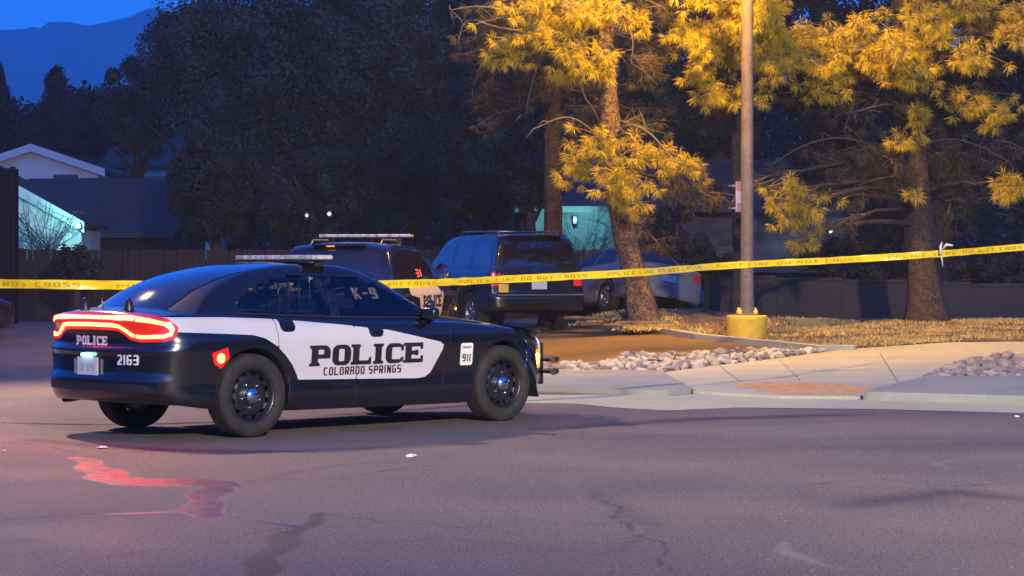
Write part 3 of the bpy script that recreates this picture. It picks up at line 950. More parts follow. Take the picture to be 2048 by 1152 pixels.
    for s in (-1, 1):
        mp = (lambda u, v: ((1.36 + u, -3, 1.185 + v), (0, 1, 0))) if s < 0 else (lambda u, v: ((1.66 - u, 3, 1.185 + v), (0, -1, 0)))
        smooth(obj('lettering', drape(k9, mp, bg, .007), M['letter_grey'], root))
    # tail lamp bar
    cyl = lambda u, v: ((-.15 - 4 * math.cos(u), -4 * math.sin(u), v), (math.cos(u), math.sin(u), 0))
    half = [(0, 1.048), (.55, 1.042), (.74, 1.024), (.86, .998), (.915, .955), (.905, .910), (.85, .892), (.66, .887), (.575, .902), (.50, .948), (.43, .980), (.35, .988), (0, .992)]
    loop = half + [(-u, v) for u, v in reversed(half[:-1])][:-1]
    lens = drape(fill(lambda U, V: sd_poly(loop, U, V) - .046, -1.04, 1.04, .80, 1.15, .012), cyl, bb, .006)
    ln = smooth(obj('tail_lamp', lens, M['lens_red'], root))
    def strip(U, V):
        d = np.abs(sd_poly(loop, U, V)) - .0160
        return np.maximum(d, -(np.abs(np.abs(U) - .605) - .006))
    smooth(obj('light_strip', drape(fill(strip, -1.0, 1.0, .85, 1.11, .008), cyl, bb, .012), M['lamp_red'], ln))
    # rear lettering, number, plate
    tm = text_mesh('POLICE', .082, .46, wr=.85, t=.32, gap=.12, slab=True, cell=.07)
    smooth(obj('lettering', drape(tm, lambda u, v: ((-4, .23 - u, .806 + v), (1, 0, 0)), bb, .004), M['letter_white'], root))
    tm = text_mesh('2163', .088, .235, wr=.56, t=.2, gap=.10, cell=.06)
    smooth(obj('lettering', drape(tm, lambda u, v: ((-4, -.405 - u, .648 + v), (1, 0, 0)), bb, .004), M['letter_white'], root))
    bm = bmesh.new(); xp = bb.ray_cast(Vector((-4, 0, .64)), Vector((1, 0, 0)))[0].x
    box(bm, xp - .012, xp - .004, -.155, .155, .545, .705, .003)
    pl = obj('number_plate', bm, M['plate'], root)
    tm = text_mesh('OI-D91', .065, .22, wr=.55, t=.13, gap=.15, cell=.08)
    obj('lettering', ([(xp - .0145, .11 - u, .585 + v) for u, v in tm[0]], tm[1]), M['plate_ink'], pl)
    bm = bmesh.new(); box(bm, xp - .030, xp - .006, -.075, .075, .712, .738, .006)
    obj('plate_lamp', bm, M['plate_light'], root)
    for y in (-.20, .20):
        bm = bmesh.new(); box(bm, xp - .010, xp + .01, y - .008, y + .008, .56, .69, .003)
        obj('plate_bracket', bm, M['dull_metal'], root)
    # corner reflectors and lower valance
    for s in (-1, 1):
        fm = lambda U, V: sd_box(.685, .655, .755, .76, U, V, .03)
        if s > 0: smooth(obj('reflector', drape(fill(fm, .66, .78, .64, .78, .01), lambda u, v: ((-4, s * u, v), (1, 0, 0)), bb, .006), M['reflector_pink'] if s > 0 else M['lens_red_off'], root))
        bm = bmesh.new(); Mt = Matrix.Translation((-.93, s * .52, .325)) @ Matrix.Rotation(R(90), 4, 'Z') @ Matrix.Scale(.75, 4)
        lathe(bm, [(.035, -.15), (.05, -.02), (.05, .06), (.044, .06), (.042, 0), (.0001, 0)], 24, Mt)
        obj('exhaust_tip', bm, M['rim_black'], root)
    fm = lambda U, V: sd_poly([(-.80, .42), (.80, .42), (.70, .485), (-.70, .485)], U, V)
    smooth(obj('bumper_valance', drape(fill(fm, -.9, .9, .38, .5, .02), rearX, bb, .004), M['plastic_black'], root))
    # light bar on the roof
    zr = bg.ray_cast(Vector((1.0, 0, 4)), Vector((0, 0, -1)))[0].z
    bm = bmesh.new(); box(bm, .96, 1.22, -.57, .57, zr + .008, zr + .020, .004)
    for s in (-1, 1): box(bm, 1.05, 1.13, s * .50 - .02, s * .50 + .02, zr - .045, zr + .014, .006)
    lb = obj('light_bar', bm, M['plastic_black'], root)
    for k in range(8):
        y0 = -.572 + k * .143
        bm = bmesh.new(); box(bm, .97, 1.21, y0 + .003, y0 + .140, zr + .022, zr + .062, .010)
        obj('light_module', bm, M['lens_bar'], lb)
    # antennas on the boot lid
    for y, h, rr in ((-.30, .10, .030), (.36, .10, .030)):
        z0 = bb.ray_cast(Vector((-.86, y, 4)), Vector((0, 0, -1)))[0].z
        bm = bmesh.new(); Mt = Matrix.Translation((-.86, y, z0 - .01))
        lathe(bm, [(rr * 1.5, 0), (rr * 1.35, .03), (rr, .075), (rr * .5, .105), (.0001, .112)], 18, Mt, 'Z')
        obj('antenna', bm, M['rim_black'], root)
    z0 = bb.ray_cast(Vector((-.88, .05, 4)), Vector((0, 0, -1)))[0].z
    bm = bmesh.new(); tube(bm, [(-.88, .05, z0 - .01), (-.90, .05, z0 + .09)], [.008, .004], 6)
    obj('antenna', bm, M['dull_metal'], root)
    # spotlight by the windscreen pillar
    for s in (-1, 1):
        bm = bmesh.new(); Mt = Matrix.Translation((2.20, s * .80, 1.13)) @ Matrix.Scale(.62, 4) @ Matrix.Rotation(R(90), 4, 'Y')
        lathe(bm, [(.0001, -.08), (.03, -.07), (.06, -.03), (.072, .02), (.072, .04), (.066, .042), (.0001, .045)], 24, Mt, 'Z')
        tube(bm, [(2.2, s * .80, 1.13), (2.2, s * .72, 1.12)], .012, 6)
        obj('spotlight', bm, M['rim_black'], root)
    # push bumper
    bm = bmesh.new()
    for z in (.44, .56): tube(bm, [(3.86, -.80, z), (4.06, -.66, z), (4.12, -.4, z), (4.14, 0, z), (4.12, .4, z), (4.06, .66, z), (3.86, .80, z)], .028, 8)
    for y in (-.36, .36):
        box(bm, 4.08, 4.15, y - .025, y + .025, .30, .72, .008); box(bm, 3.85, 4.1, y - .02, y + .02, .36, .42, .004)
    obj('push_bumper', bm, M['plastic_black'], root)
    # boot lid seam, fuel lid, hood line
    fs_ = lambda U, V: sd_line([(-.93, -.62), (-.66, -.66)], U, V) * 0 + np.minimum(sd_line([(2.62, -.70), (3.3, -.66), (3.72, -.48)], U, V), sd_line([(2.62, .70), (3.3, .66), (3.72, .48)], U, V)) - .004
    obj('bonnet_gap', drape(fill(fs_, 2.55, 3.8, -.75, .75, .012), topZ, bb, .002), M['plastic_black'], root)
    for y in (-.3, .25):
        bm = bmesh.new(); tube(bm, [(2.50, y, 1.055), (2.42, y + .25, 1.085), (2.38, y + .42, 1.10)], .008, 6)
        obj('wiper', bm, M['plastic_black'], root)
    return root
patrol_sedan()

# ---- police SUV and dark SUV
SUV = dict(W=1.0, xr=-1.02, xf=4.0, lr=.42, lf=.75, nr=3.4, nf=2.8, wb=3.0, wr=.385, ww=.245, track=1.70, arch=.44,
    ztop=[(-1.1, 1.17), (0, 1.17), (2.2, 1.13), (2.6, 1.10), (3.4, 1.04), (3.9, .95), (4.0, .92)],
    crown=[(-1.1, .0), (2.2, .02), (3.0, .07), (4.0, .04)],
    zbot=[(-1.1, .42), (-.6, .36), (.6, .30), (2.6, .30), (3.6, .30), (4.0, .32)],
    side=[(.25, .06), (.35, .03), (.5, .02), (.7, .0), (.95, .0), (1.1, .035), (1.2, .06)],
    rear=[(.35, .05), (.42, .0), (.68, .0), (.72, .05), (.9, .06), (1.2, .07)],
    front=[(.25, .12), (.45, .02), (.7, 0), (1.0, .05)],
    roof=[(-.97, 1.12), (-.93, 1.30), (-.83, 1.55), (-.72, 1.70), (-.5, 1.765), (.2, 1.79), (1.0, 1.785), (1.5, 1.745), (1.8, 1.66), (2.2, 1.40), (2.62, 1.13)],
    yb=.92, slope=.27, rcrown=.03, bowf=.26, bowr=.06, xmid=.6,
    side_glass=[('q', [(-.62, 1.25), (.10, 1.22), (.06, 1.60), (-.45, 1.60)]), ('r', [(.17, 1.22), (.98, 1.20), (.93, 1.64), (.14, 1.63)]),
                ('f', [(1.06, 1.20), (2.10, 1.17), (1.62, 1.57), (1.45, 1.64), (1.0, 1.645)])],
    top_glass=[('rear_window', [(-.915, -.72), (-.915, .72), (-.755, .66), (-.755, -.66)]),
               ('windscreen', [(1.72, -.58), (1.78, 0), (1.72, .58), (2.38, .70), (2.48, 0), (2.38, -.70)])])

def rear_lamps(root, bb, P, z0, z1, y0, y1, m):
    for s in (-1, 1):
        fm = lambda U, V: sd_box(y0, z0, y1, z1, U, V, .03)
        d = fill(fm, y0 - .03, y1 + .03, z0 - .03, z1 + .03, .02)
        smooth(obj('tail_lamp', drape(d, lambda u, v: ((-4 * math.cos(u), s * 4 * math.sin(u), v), (math.cos(u), -s * math.sin(u), 0)), bb, .008), m, root))

def police_suv():
    P = dict(SUV)
    yaw = R(79.5)
    c = px(668, 560, 35.2)     # middle of the tailgate
    ox = c.x - P['xr'] * math.cos(yaw); oy = 35.2 - P['xr'] * math.sin(yaw)
    root = thing('police_suv', 'black and white police SUV with a roof light bar behind the police sedan', 'suv', (ox, oy, terrain(ox, oy)), yaw)
    body, gh, bb, bg, ztop = build_vehicle(root, P, M['paint_black'], M['glass_rear'])
    add_wheels(root, P, 'steel')
    rear_lamps(root, bb, P, .86, 1.12, .62, .80, M['lens_red_off'])
    panel = [(-.2, 1.06), (-.1, .95), (.5, .90), (.62, .62), (2.05, .60), (2.28, .90), (2.25, .98), (1.9, 1.07), (.5, 1.10)]
    for s in (-1, 1):
        pn = smooth(obj('door_panel', drape(fill_poly(panel, .03), sideY(s), bb, .004), M['paint_white'], root)); pn['label'] = 'white door livery with black POLICE lettering'
        t1 = text_mesh('POLICE', .20, 1.34, wr=1.0, t=.34, gap=.12, slab=True, cell=.08)
        mp = (lambda u, v: ((.75 + u, -3, .74 + v), (0, 1, 0))) if s < 0 else (lambda u, v: ((2.09 - u, 3, .74 + v), (0, -1, 0)))
        smooth(obj('lettering', drape(t1, mp, bb, .010), M['letter_black'], pn))
        mirror(root, 2.02, .93, 1.16, s, M['paint_black'], sc=1.0)
        n31 = text_mesh('31', .13, .42, wr=.6, t=.24, cell=.08)
        mp = (lambda u, v: ((.70 + u, -3, 1.225 + v), (0, 1, 0))) if s < 0 else (lambda u, v: ((1.12 - u, 3, 1.225 + v), (0, -1, 0)))
        smooth(obj('lettering', drape(n31, mp, bg, .012), M['letter_red'], root))
    zr = bg.ray_cast(Vector((1.0, 0, 4)), Vector((0, 0, -1)))[0].z
    bm = bmesh.new(); box(bm, .86, 1.14, -.76, .76, zr + .07, zr + .085, .006)
    for s in (-1, 1): box(bm, .93, 1.07, s * .56 - .03, s * .52 + .03, zr - .05, zr + .07, .008)
    lb = obj('light_bar', bm, M['plastic_black'], root)
    for k in range(8):
        y0 = -.76 + k * .19
        bm = bmesh.new(); box(bm, .87, 1.13, y0 + .003, y0 + .187, zr + .088, zr + .135, .012)
        obj('light_module', bm, M['lens_bar'], lb)
    # roof rails, wiper, plate
    for s in (-1, 1):
        bm = bmesh.new(); tube(bm, [(-.35, s * .56, zr - .06), (-.2, s * .56, zr + .03), (.7, s * .56, zr + .035), (.8, s * .56, zr - .02)], .014, 6)
        obj('roof_rail', bm, M['dull_metal'], root)
    bm = bmesh.new(); box(bm, -1.06, -1.02, -.17, .17, .78, .94, .004); obj('number_plate', bm, M['plate'], root)
    bm = bmesh.new(); box(bm, -.80, -.60, -.42, .42, 1.715, 1.745, .01)
    obj('roof_spoiler', bm, M['paint_black'], root)
    bm = bmesh.new(); box(bm, -.80, -.78, .05, .18, 1.70, 1.72, .004)
    obj('brake_lamp', bm, M['marker_amber'], root)
    return root
police_suv()

BIG = dict(W=1.01, xr=-1.12, xf=4.10, lr=.34, lf=.70, nr=4.2, nf=3.2, wb=3.02, wr=.40, ww=.265, track=1.71, arch=.46,
    ztop=[(-1.2, 1.24), (0, 1.24), (2.2, 1.22), (2.7, 1.20), (3.6, 1.15), (4.1, 1.08)],
    crown=[(-1.2, .0), (2.2, .02), (3.0, .06), (4.1, .04)],
    zbot=[(-1.2, .46), (-.6, .44), (.6, .36), (2.6, .36), (3.6, .40), (4.1, .42)],
    side=[(.3, .05), (.45, .02), (.6, .0), (1.0, .0), (1.15, .02), (1.3, .05)],
    rear=[(.42, .05), (.50, .0), (.74, .0), (.765, .07), (.9, .08), (1.3, .09)],
    front=[(.3, .10), (.5, .02), (.8, 0), (1.1, .04)],
    roof=[(-1.05, 1.18), (-1.03, 1.32), (-.94, 1.66), (-.86, 1.84), (-.66, 1.915), (.2, 1.945), (1.0, 1.94), (1.5, 1.91), (1.75, 1.84), (2.1, 1.58), (2.6, 1.22)],
    yb=.92, slope=.27, rcrown=.03, bowf=.22, bowr=.04, xmid=.6,
    side_glass=[('q', [(-.78, 1.30), (.12, 1.30), (.10, 1.76), (-.62, 1.76)]), ('r', [(.20, 1.30), (1.0, 1.28), (.98, 1.78), (.18, 1.77)]),
                ('f', [(1.08, 1.28), (2.10, 1.26), (1.70, 1.66), (1.5, 1.77), (1.05, 1.78)])],
    top_glass=[('windscreen', [(1.72, -.62), (1.78, 0), (1.72, .62), (2.38, .74), (2.48, 0), (2.38, -.74)])])

def dark_suv():
    P = BIG
    yaw = R(115)
    c = px(1082, 560, 43.8)
    ox = c.x - P['xr'] * math.cos(yaw); oy = 43.8 - P['xr'] * math.sin(yaw)
    root = thing('parked_suv', 'large dark SUV seen from behind with its left flank reflecting blue sky, beyond the tape', 'suv', (ox, oy, terrain(ox, oy)), yaw)
    body, gh, bb, bg, ztop = build_vehicle(root, P, M['paint_dark'])
    add_wheels(root, P, 'alloy')
    fm = lambda U, V: sd_poly([(-.70, 1.33), (.70, 1.33), (.64, 1.78), (-.64, 1.78)], U, V) - .03
    smooth(obj('rear_window', drape(fill(fm, -.8, .8, 1.2, 1.85, .03), rearX, bg, .012), M['glass_rear'], root))
    rear_lamps(root, bb, P, .92, 1.20, .63, .80, M['lens_red_off'])
    xp = bb.ray_cast(Vector((-4, 0, .95)), Vector((1, 0, 0)))[0].x
    bm = bmesh.new(); box(bm, xp - .02, xp - .004, -.16, .16, .86, 1.01, .004); obj('number_plate', bm, M['plate'], root)
    bm = bmesh.new(); box(bm, xp - .03, xp - .004, -.42, .42, 1.075, 1.125, .008); t = obj('trim_strip', bm, M['dull_metal'], root)
    bm = bmesh.new(); box(bm, xp - .03, xp - .004, .50, .68, 1.07, 1.11, .008); obj('badge', bm, M['dull_metal'], root)
    bm = bmesh.new(); box(bm, xp - .03, xp - .004, -.05, .14, 1.215, 1.235, .006); obj('tailgate_handle', bm, M['chrome'], root)
    bm = bmesh.new(); box(bm, -1.15, -1.0, -.90, .90, .74, .765, .008); obj('bumper_step', bm, M['dull_metal'], root)
    bm = bmesh.new(); box(bm, xp - .04, xp - .002, .66, .86, .80, .96, .01); obj('reflector', bm, M['reflector_yellow'], root)  # glossy yellow panel for a blurry yellow patch of unknown origin
    for s in (-1, 1):
        mirror(root, 1.95, .94, 1.27, s, M['paint_dark'], sc=1.1)
        bm = bmesh.new(); tube(bm, [(-.6, s * .62, 1.86), (-.5, s * .62, 1.96), (1.1, s * .62, 1.98), (1.25, s * .62, 1.90)], .018, 6)
        obj('roof_rail', bm, M['dull_metal'], root)
        fg = lambda U, V: np.minimum.reduce([sd_line(g_, U, V) for g_ in ([(.16, .62), (.16, 1.22)], [(1.04, .42), (1.04, 1.22)], [(2.12, .5), (2.2, 1.2)])]) - .008
        obj('door_gap', drape(fill(fg, .1, 2.3, .4, 1.25, .015), sideY(s), bb, .003), M['joint'], root)
        for hx in (.35, 1.25):
            h = bb.ray_cast(Vector((hx, s * 3, 1.08)), Vector((0, -s, 0)))[0]
            bm = bmesh.new(); y0, y1 = sorted((h.y, h.y + s * .04)); box(bm, hx - .09, hx + .09, y0, y1, 1.06, 1.10, .01)
            obj('door_handle', bm, M['chrome'], root)
    for x in (-.1, .7):
        bm = bmesh.new(); tube(bm, [(x, -.60, 1.975), (x, .60, 1.975)], .016, 6); obj('roof_bar', bm, M['dull_metal'], root)
    bm = bmesh.new(); box(bm, -.98, -.74, -.60, .60, 1.865, 1.895, .01); obj('roof_spoiler', bm, M['paint_dark'], root)
    return root
dark_suv()

SEDAN = dict(W=.90, xr=-1.02, xf=3.65, lr=.45, lf=.8, nr=3.2, nf=2.6, wb=2.75, wr=.33, ww=.215, track=1.56, arch=.385,
    ztop=[(-1.1, 1.00), (-.6, 1.02), (.3, .98), (1.8, .94), (2.3, .93), (3.0, .86), (3.6, .72)],
    crown=[(-1.1, .04), (0, .03), (2.2, .03), (2.8, .06), (3.6, .03)],
    zbot=[(-1.1, .36), (-.6, .30), (.5, .22), (2.4, .22), (3.0, .22), (3.65, .24)],
    side=[(.15, .07), (.3, .03), (.5, .01), (.75, 0), (.9, .03), (1.05, .07)],
    rear=[(.3, .06), (.4, .0), (.62, .0), (.66, .045), (.85, .05), (1.0, .03)],
    front=[(.15, .14), (.4, .0), (.6, 0), (.8, .08)],
    roof=[(-.62, 1.03), (-.35, 1.20), (-.02, 1.36), (.35, 1.43), (.8, 1.445), (1.2, 1.42), (1.5, 1.34), (1.9, 1.14), (2.3, .97)],
    yb=.80, slope=.55, rcrown=.04, bowf=.28, bowr=.2, xmid=.7,
    side_glass=[('f', [(.92, 1.01), (1.95, .99), (1.45, 1.27), (1.2, 1.35), (.87, 1.37)]), ('r', [(-.05, 1.04), (.85, 1.01), (.80, 1.37), (.4, 1.36), (.1, 1.24)])],
    top_glass=[('rear_window', [(-.50, -.50), (-.54, 0), (-.50, .50), (.08, .48), (.16, 0), (.08, -.48)]),
               ('windscreen', [(1.42, -.50), (1.48, 0), (1.42, .50), (2.08, .62), (2.16, 0), (2.08, -.62)])])

def sedan(name, label, loc, rot, paint, trunk_silver=False):
    root = thing(name, label, 'car', loc, rot)
    body, gh, bb, bg, ztop = build_vehicle(root, SEDAN, paint, M['glass_dull'])
    add_wheels(root, SEDAN, 'steel' if 'dark' in name else 'alloy')
    rear_lamps(root, bb, SEDAN, .76, .92, .56, .78, M['lens_red_off'])
    xp = bb.ray_cast(Vector((-4, 0, .72)), Vector((1, 0, 0)))[0].x
    bm = bmesh.new(); box(bm, xp - .02, xp - .004, -.16, .16, .68, .82, .004)
    obj('number_plate', bm, M['plate'], root)
    bm = bmesh.new(); box(bm, xp - .03, xp - .002, -.34, .34, .845, .875, .008); obj('trim_strip', bm, M['chrome'], root)
    for s in (-1, 1): mirror(root, 1.75, .81, .95, s, paint)
    return root

c = px(1335, 600, 45.4)
sedan('damaged_car', 'silver sedan tilted nose down behind the lit pine trunk', (c.x - .45, 46.6, mound(c.x, 45) + .06), (R(9), R(4), R(116)), M['paint_silver'])
c = px(5, 600, 38)
sedan('dark_car', 'dark sedan cut off at the left picture edge under the tape', (c.x - 4.5, 42.5, terrain(c.x - 3, 42.5)), R(20), M['paint_dark'])

# ------------------------------------------------------------------ ground
def sheet(name, fn_sdf, bounds, cell, zfn, off, material, skirt=0.0, parent=None, kind='structure'):
    vs, fs = fill(fn_sdf, *bounds, cell)
    bm = bmesh.new()
    bv = [bm.verts.new((x, y, zfn(x, y) + off)) for x, y in vs]
    for f in fs:
        try: bm.faces.new([bv[i] for i in f])
        except ValueError: pass
    for f in bm.faces:
        if f.normal.z < 0: f.normal_flip()
    if skirt:
        be = [e for e in bm.edges if len(e.link_faces) == 1]
        low = {}
        for e in be:
            for v in e.verts:
                if v not in low: low[v] = bm.verts.new((v.co.x, v.co.y, v.co.z - skirt))
        for e in be:
            a, b = e.verts
            bm.faces.new((a, b, low[b], low[a]))
    o = obj(name, bm, material, parent)
    if kind: o['kind'] = kind
    return o

def poly_sheet(name, P, cell, zfn, off, material, skirt=0.0, wob=0.0, **kw):
    xs = [p[0] for p in P]; ys = [p[1] for p in P]
    def fn(U, V):
        d = sd_poly(P, U, V)
        if wob:
            d = d + wob * (np.sin(U * 7.1 + 1.3 * np.sin(V * 5.3)) + np.sin(V * 11.7 + U * 3.1) * .6)
        return d
    g = cell + wob * 2
    return sheet(name, fn, (min(xs) - g, max(xs) + g, min(ys) - g, max(ys) + g), cell, zfn, off, material, skirt, **kw)

bm = bmesh.new()
bmesh.ops.create_grid(bm, x_segments=40, y_segments=40, size=9000)
for v in bm.verts: v.co.z = -.9
obj('ground', bm, M['ground'])['kind'] = 'structure'

# asphalt lot (with a gentle rise away from the kerb line); seams, patches and scuffs are stored as soft masks
def axis_steps(parts):
    out = []
    for a0, a1, st in parts: out += list(np.arange(a0, a1 - 1e-6, st))
    return np.array(out + [parts[-1][1]])
xs = axis_steps([(-60, -5, 1.0), (-5, 5, .035), (5, 70, 1.0)])
ys = axis_steps([(-30, 10, 2.0), (10, 23, .035), (23, 64, .5), (64, 140, 4.0)])
XX, YY = np.meshgrid(xs, ys, indexing='ij')
ZZ = np.vectorize(terrain)(XX, YY)
nx_, ny = len(xs), len(ys)
lot_me = bpy.data.meshes.new('parking_lot')
co = np.stack([XX, YY, ZZ], -1).reshape(-1, 3).astype(np.float32)
ii, jj = np.meshgrid(np.arange(nx_ - 1), np.arange(ny - 1), indexing='ij')
q0 = (ii * ny + jj).ravel()
quads = np.stack([q0, q0 + ny, q0 + ny + 1, q0 + 1], 1).astype(np.int32)
lot_me.vertices.add(len(co)); lot_me.vertices.foreach_set('co', co.ravel())
lot_me.loops.add(quads.size); lot_me.loops.foreach_set('vertex_index', quads.ravel())
lot_me.polygons.add(len(quads)); lot_me.polygons.foreach_set('loop_start', np.arange(0, quads.size, 4, dtype=np.int32))
lot_me.polygons.foreach_set('loop_total', np.full(len(quads), 4, np.int32)); lot_me.update(calc_edges=True)
lot_me.polygons.foreach_set('use_smooth', [True] * len(quads))

def stroke(pts_w, soft):
    """soft mask of a crooked band: pts_w = [((u, v), half width m)]"""
    P = [gp(u, v) for (u, v), w in pts_w]; W_ = [w for _, w in pts_w]
    U = XX + .035 * np.sin(YY * 6 + 1.7 * np.sin(XX * 3)) ; V = YY + .03 * np.sin(XX * 7 + YY * 4)
    d = np.full(XX.shape, 9.)
    for (a_, wa), (b_, wb) in zip(zip(P[:-1], W_[:-1]), zip(P[1:], W_[1:])):
        ex, ey = b_[0] - a_[0], b_[1] - a_[1]
        t = np.clip(((U - a_[0]) * ex + (V - a_[1]) * ey) / (ex * ex + ey * ey + 1e-9), 0, 1)
        d = np.minimum(d, np.hypot(U - a_[0] - t * ex, V - a_[1] - t * ey) - (wa + (wb - wa) * t))
    return np.clip(.5 - d / soft, 0, 1)
masks = {'tar': np.zeros(XX.shape), 'worn': np.zeros(XX.shape), 'pale': np.zeros(XX.shape)}
def mark(kind, strength, pts_w, soft=.08):
    masks[kind] = np.maximum(masks[kind], strength * stroke(pts_w, soft))
mark('tar', 1, [((158, 915), .06), ((190, 935), .12), ((225, 955), .18), ((270, 964), .25), ((350, 964), .27), ((430, 966), .20), ((475, 972), .06)])
mark('tar', 1, [((430, 968), .12), ((415, 1000), .12), ((395, 1018), .13), ((430, 1036), .07)])
mark('tar', .95, [((215, 1027), .03), ((330, 1024), .05), ((410, 1022), .05), ((480, 1036), .03), ((560, 1052), .05), ((600, 1054), .06)])
mark('worn', 1, [((650, 1026), .03), ((600, 1056), .06), ((572, 1078), .09), ((540, 1110), .08), ((495, 1170), .08)])
mark('worn', .7, [((0, 1040), .03), ((120, 1030), .03), ((240, 1026), .03)], .12)
mark('worn', .6, [((480, 1026), .015), ((700, 1030), .02), ((950, 1022), .015), ((1300, 1030), .01)], .12)
mark('worn', .6, [((480, 968), .02), ((560, 950), .05), ((680, 930), .06), ((900, 915), .03)], .2)
mark('worn', .9, [((60, 880), .1), ((300, 900), .15), ((620, 905), .10), ((900, 890), .05)], .5)
mark('worn', .55, [((1180, 980), .05), ((1260, 1030), .12), ((1320, 1060), .06), ((1200, 1110), .05)], .4)
mark('worn', .9, [((1080, 858), .05), ((1400, 838), .22), ((1750, 828), .15)], .5)
mark('worn', .85, [((1700, 1010), .1), ((1900, 985), .2), ((2060, 1000), .1)], .7)
mark('worn', .5, [((700, 1090), .05), ((860, 1075), .10), ((1000, 1090), .05)], .5)
for crk in ([(655, 1028), (760, 1046), (840, 1040), (960, 1062), (1060, 1066)], [(600, 1052), (520, 1064), (430, 1092), (300, 1100), (160, 1126)],
            [(470, 972), (560, 958), (640, 962), (760, 942), (880, 930), (1010, 934)], [(150, 912), (120, 896), (60, 890), (0, 884)],
            [(1180, 982), (1230, 1016), (1250, 1058), (1320, 1084), (1340, 1150)], [(1060, 858), (1220, 852), (1390, 838), (1560, 836), (1700, 826)],
            [(1480, 960), (1620, 968), (1760, 958), (1900, 972), (2060, 966)]):
    mark('worn', 1, [(p_, .008 + .006 * (i_ % 2)) for i_, p_ in enumerate(crk)], .045)
mark('pale', 1, [((1566, 1086), .03), ((1590, 1110), .06), ((1615, 1126), .04), ((1700, 1140), .015)], .07)
mark('pale', 1, [((1340, 928), .015), ((1385, 926), .03), ((1430, 929), .015)], .07)
mark('pale', .9, [((2060, 912), .02), ((1920, 918), .02), ((1872, 927), .05), ((1920, 940), .02), ((2060, 948), .02)], .10)
mark('pale', .7, [((1180, 872), .05), ((1400, 862), .08), ((1700, 846), .10)], .3)
mark('pale', .6, [((1120, 900), .1), ((1500, 890), .15), ((1900, 880), .1)], .8)
mark('pale', .6, [((1130, 960), .03), ((1180, 1010), .02), ((1230, 1030), .02)], .06)
for k_, arr in masks.items():
    at_ = lot_me.attributes.new(k_, 'FLOAT', 'POINT'); at_.data.foreach_set('value', arr.ravel().astype(np.float32))
lot = obj('parking_lot', lot_me, M['asphalt']); lot['kind'] = 'structure'

G = lambda *pts: [gp(u, v) for u, v in pts]
# lot ground under the sodium lamp, its orange put into the colour
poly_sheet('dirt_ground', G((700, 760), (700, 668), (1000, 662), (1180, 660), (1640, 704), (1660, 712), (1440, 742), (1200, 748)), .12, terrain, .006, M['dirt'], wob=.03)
# gutter pan
poly_sheet('gutter', G((900, 806), (900, 790), (1380, 789), (2300, 820), (2300, 834), (1750, 819), (1480, 816), (1330, 822), (1230, 816), (1150, 808)), .08, terrain, .005, M['concrete'])
# corner slab with kerb face
poly_sheet('kerb_slab', G((820, 752), (820, 784), (1060, 782), (1330, 793), (1384, 787), (1318, 751), (1060, 748)), .06, terrain, .07, M['concrete_dark'], skirt=.10)
# pavement ramp
walk = G((1320, 751), (1386, 788), (1560, 798), (1722, 799), (1765, 789), (1852, 766), (1962, 723), (2300, 716), (2300, 686), (1900, 689), (1700, 702), (1560, 721), (1440, 735))
poly_sheet('pavement', walk, .09, terrain, .035, M['concrete'], skirt=.06)
poly_sheet('tactile_pad', G((1462, 775), (1520, 768), (1640, 771), (1742, 779), (1722, 795), (1550, 795), (1500, 783)), .05, terrain, .0375, M['tactile'], wob=.03)
poly_sheet('kerb_slab', G((1724, 801), (1775, 788), (1852, 768), (2300, 770), (2300, 818)), .07, terrain, .10, M['concrete_dark'], skirt=.12)
# score lines in the pavement
def line_sheet(name, pts, w, off, material, zfn=terrain, cell=.03, wob=0.0, kind='structure'):
    P = [gp(u, v, zfn) for u, v in pts]
    xs = [p[0] for p in P]; ys = [p[1] for p in P]
    fn = lambda U, V: sd_line(P, U, V) - w * (1 + wob * np.sin(U * 9 + V * 13) + wob * .7 * np.sin(V * 31 + U * 17))
    g = w * 2.5 + cell
    return sheet(name, fn, (min(xs) - g, max(xs) + g, min(ys) - g, max(ys) + g), cell, zfn, off, material, kind=kind)
for pts in ([(1322, 752), (1390, 788)], [(1440, 738), (1478, 768)], [(1640, 754), (1812, 716), (2100, 704)], [(1760, 712), (1800, 778)], [(1560, 726), (1600, 766)]):
    line_sheet('pavement_joint', pts, .009, .040, M['joint'], cell=.025)
# concrete edging between sodium lit ground and grass
e = line_sheet('edging', [(1150, 652), (1200, 658), (1400, 680), (1640, 704), (1700, 704)], .09, .10, M['concrete'], cell=.05)
bm = bmesh.new(); bm.from_mesh(e.data)
be = [x for x in bm.edges if len(x.link_faces) == 1]; low = {}
for x in be:
    for v in x.verts:
        if v not in low: low[v] = bm.verts.new((v.co.x, v.co.y, v.co.z - .14))
for x in be: bm.faces.new((x.verts[0], x.verts[1], low[x.verts[1]], low[x.verts[0]]))
bm.to_mesh(e.data); bm.free()

# grass verge and bare soil under the pines
verge = [gp(1150, 650), gp(1200, 656), gp(1400, 678), gp(1640, 703), gp(1700, 702), gp(1900, 689), gp(2300, 686), (22, 46), (18, 56), (9, 52), (2.0, 47.5), (-.5, 47.0), (.2, 43)]
poly_sheet('verge', verge, .16, mound, .05, M['soil'], skirt=.2, wob=.03)

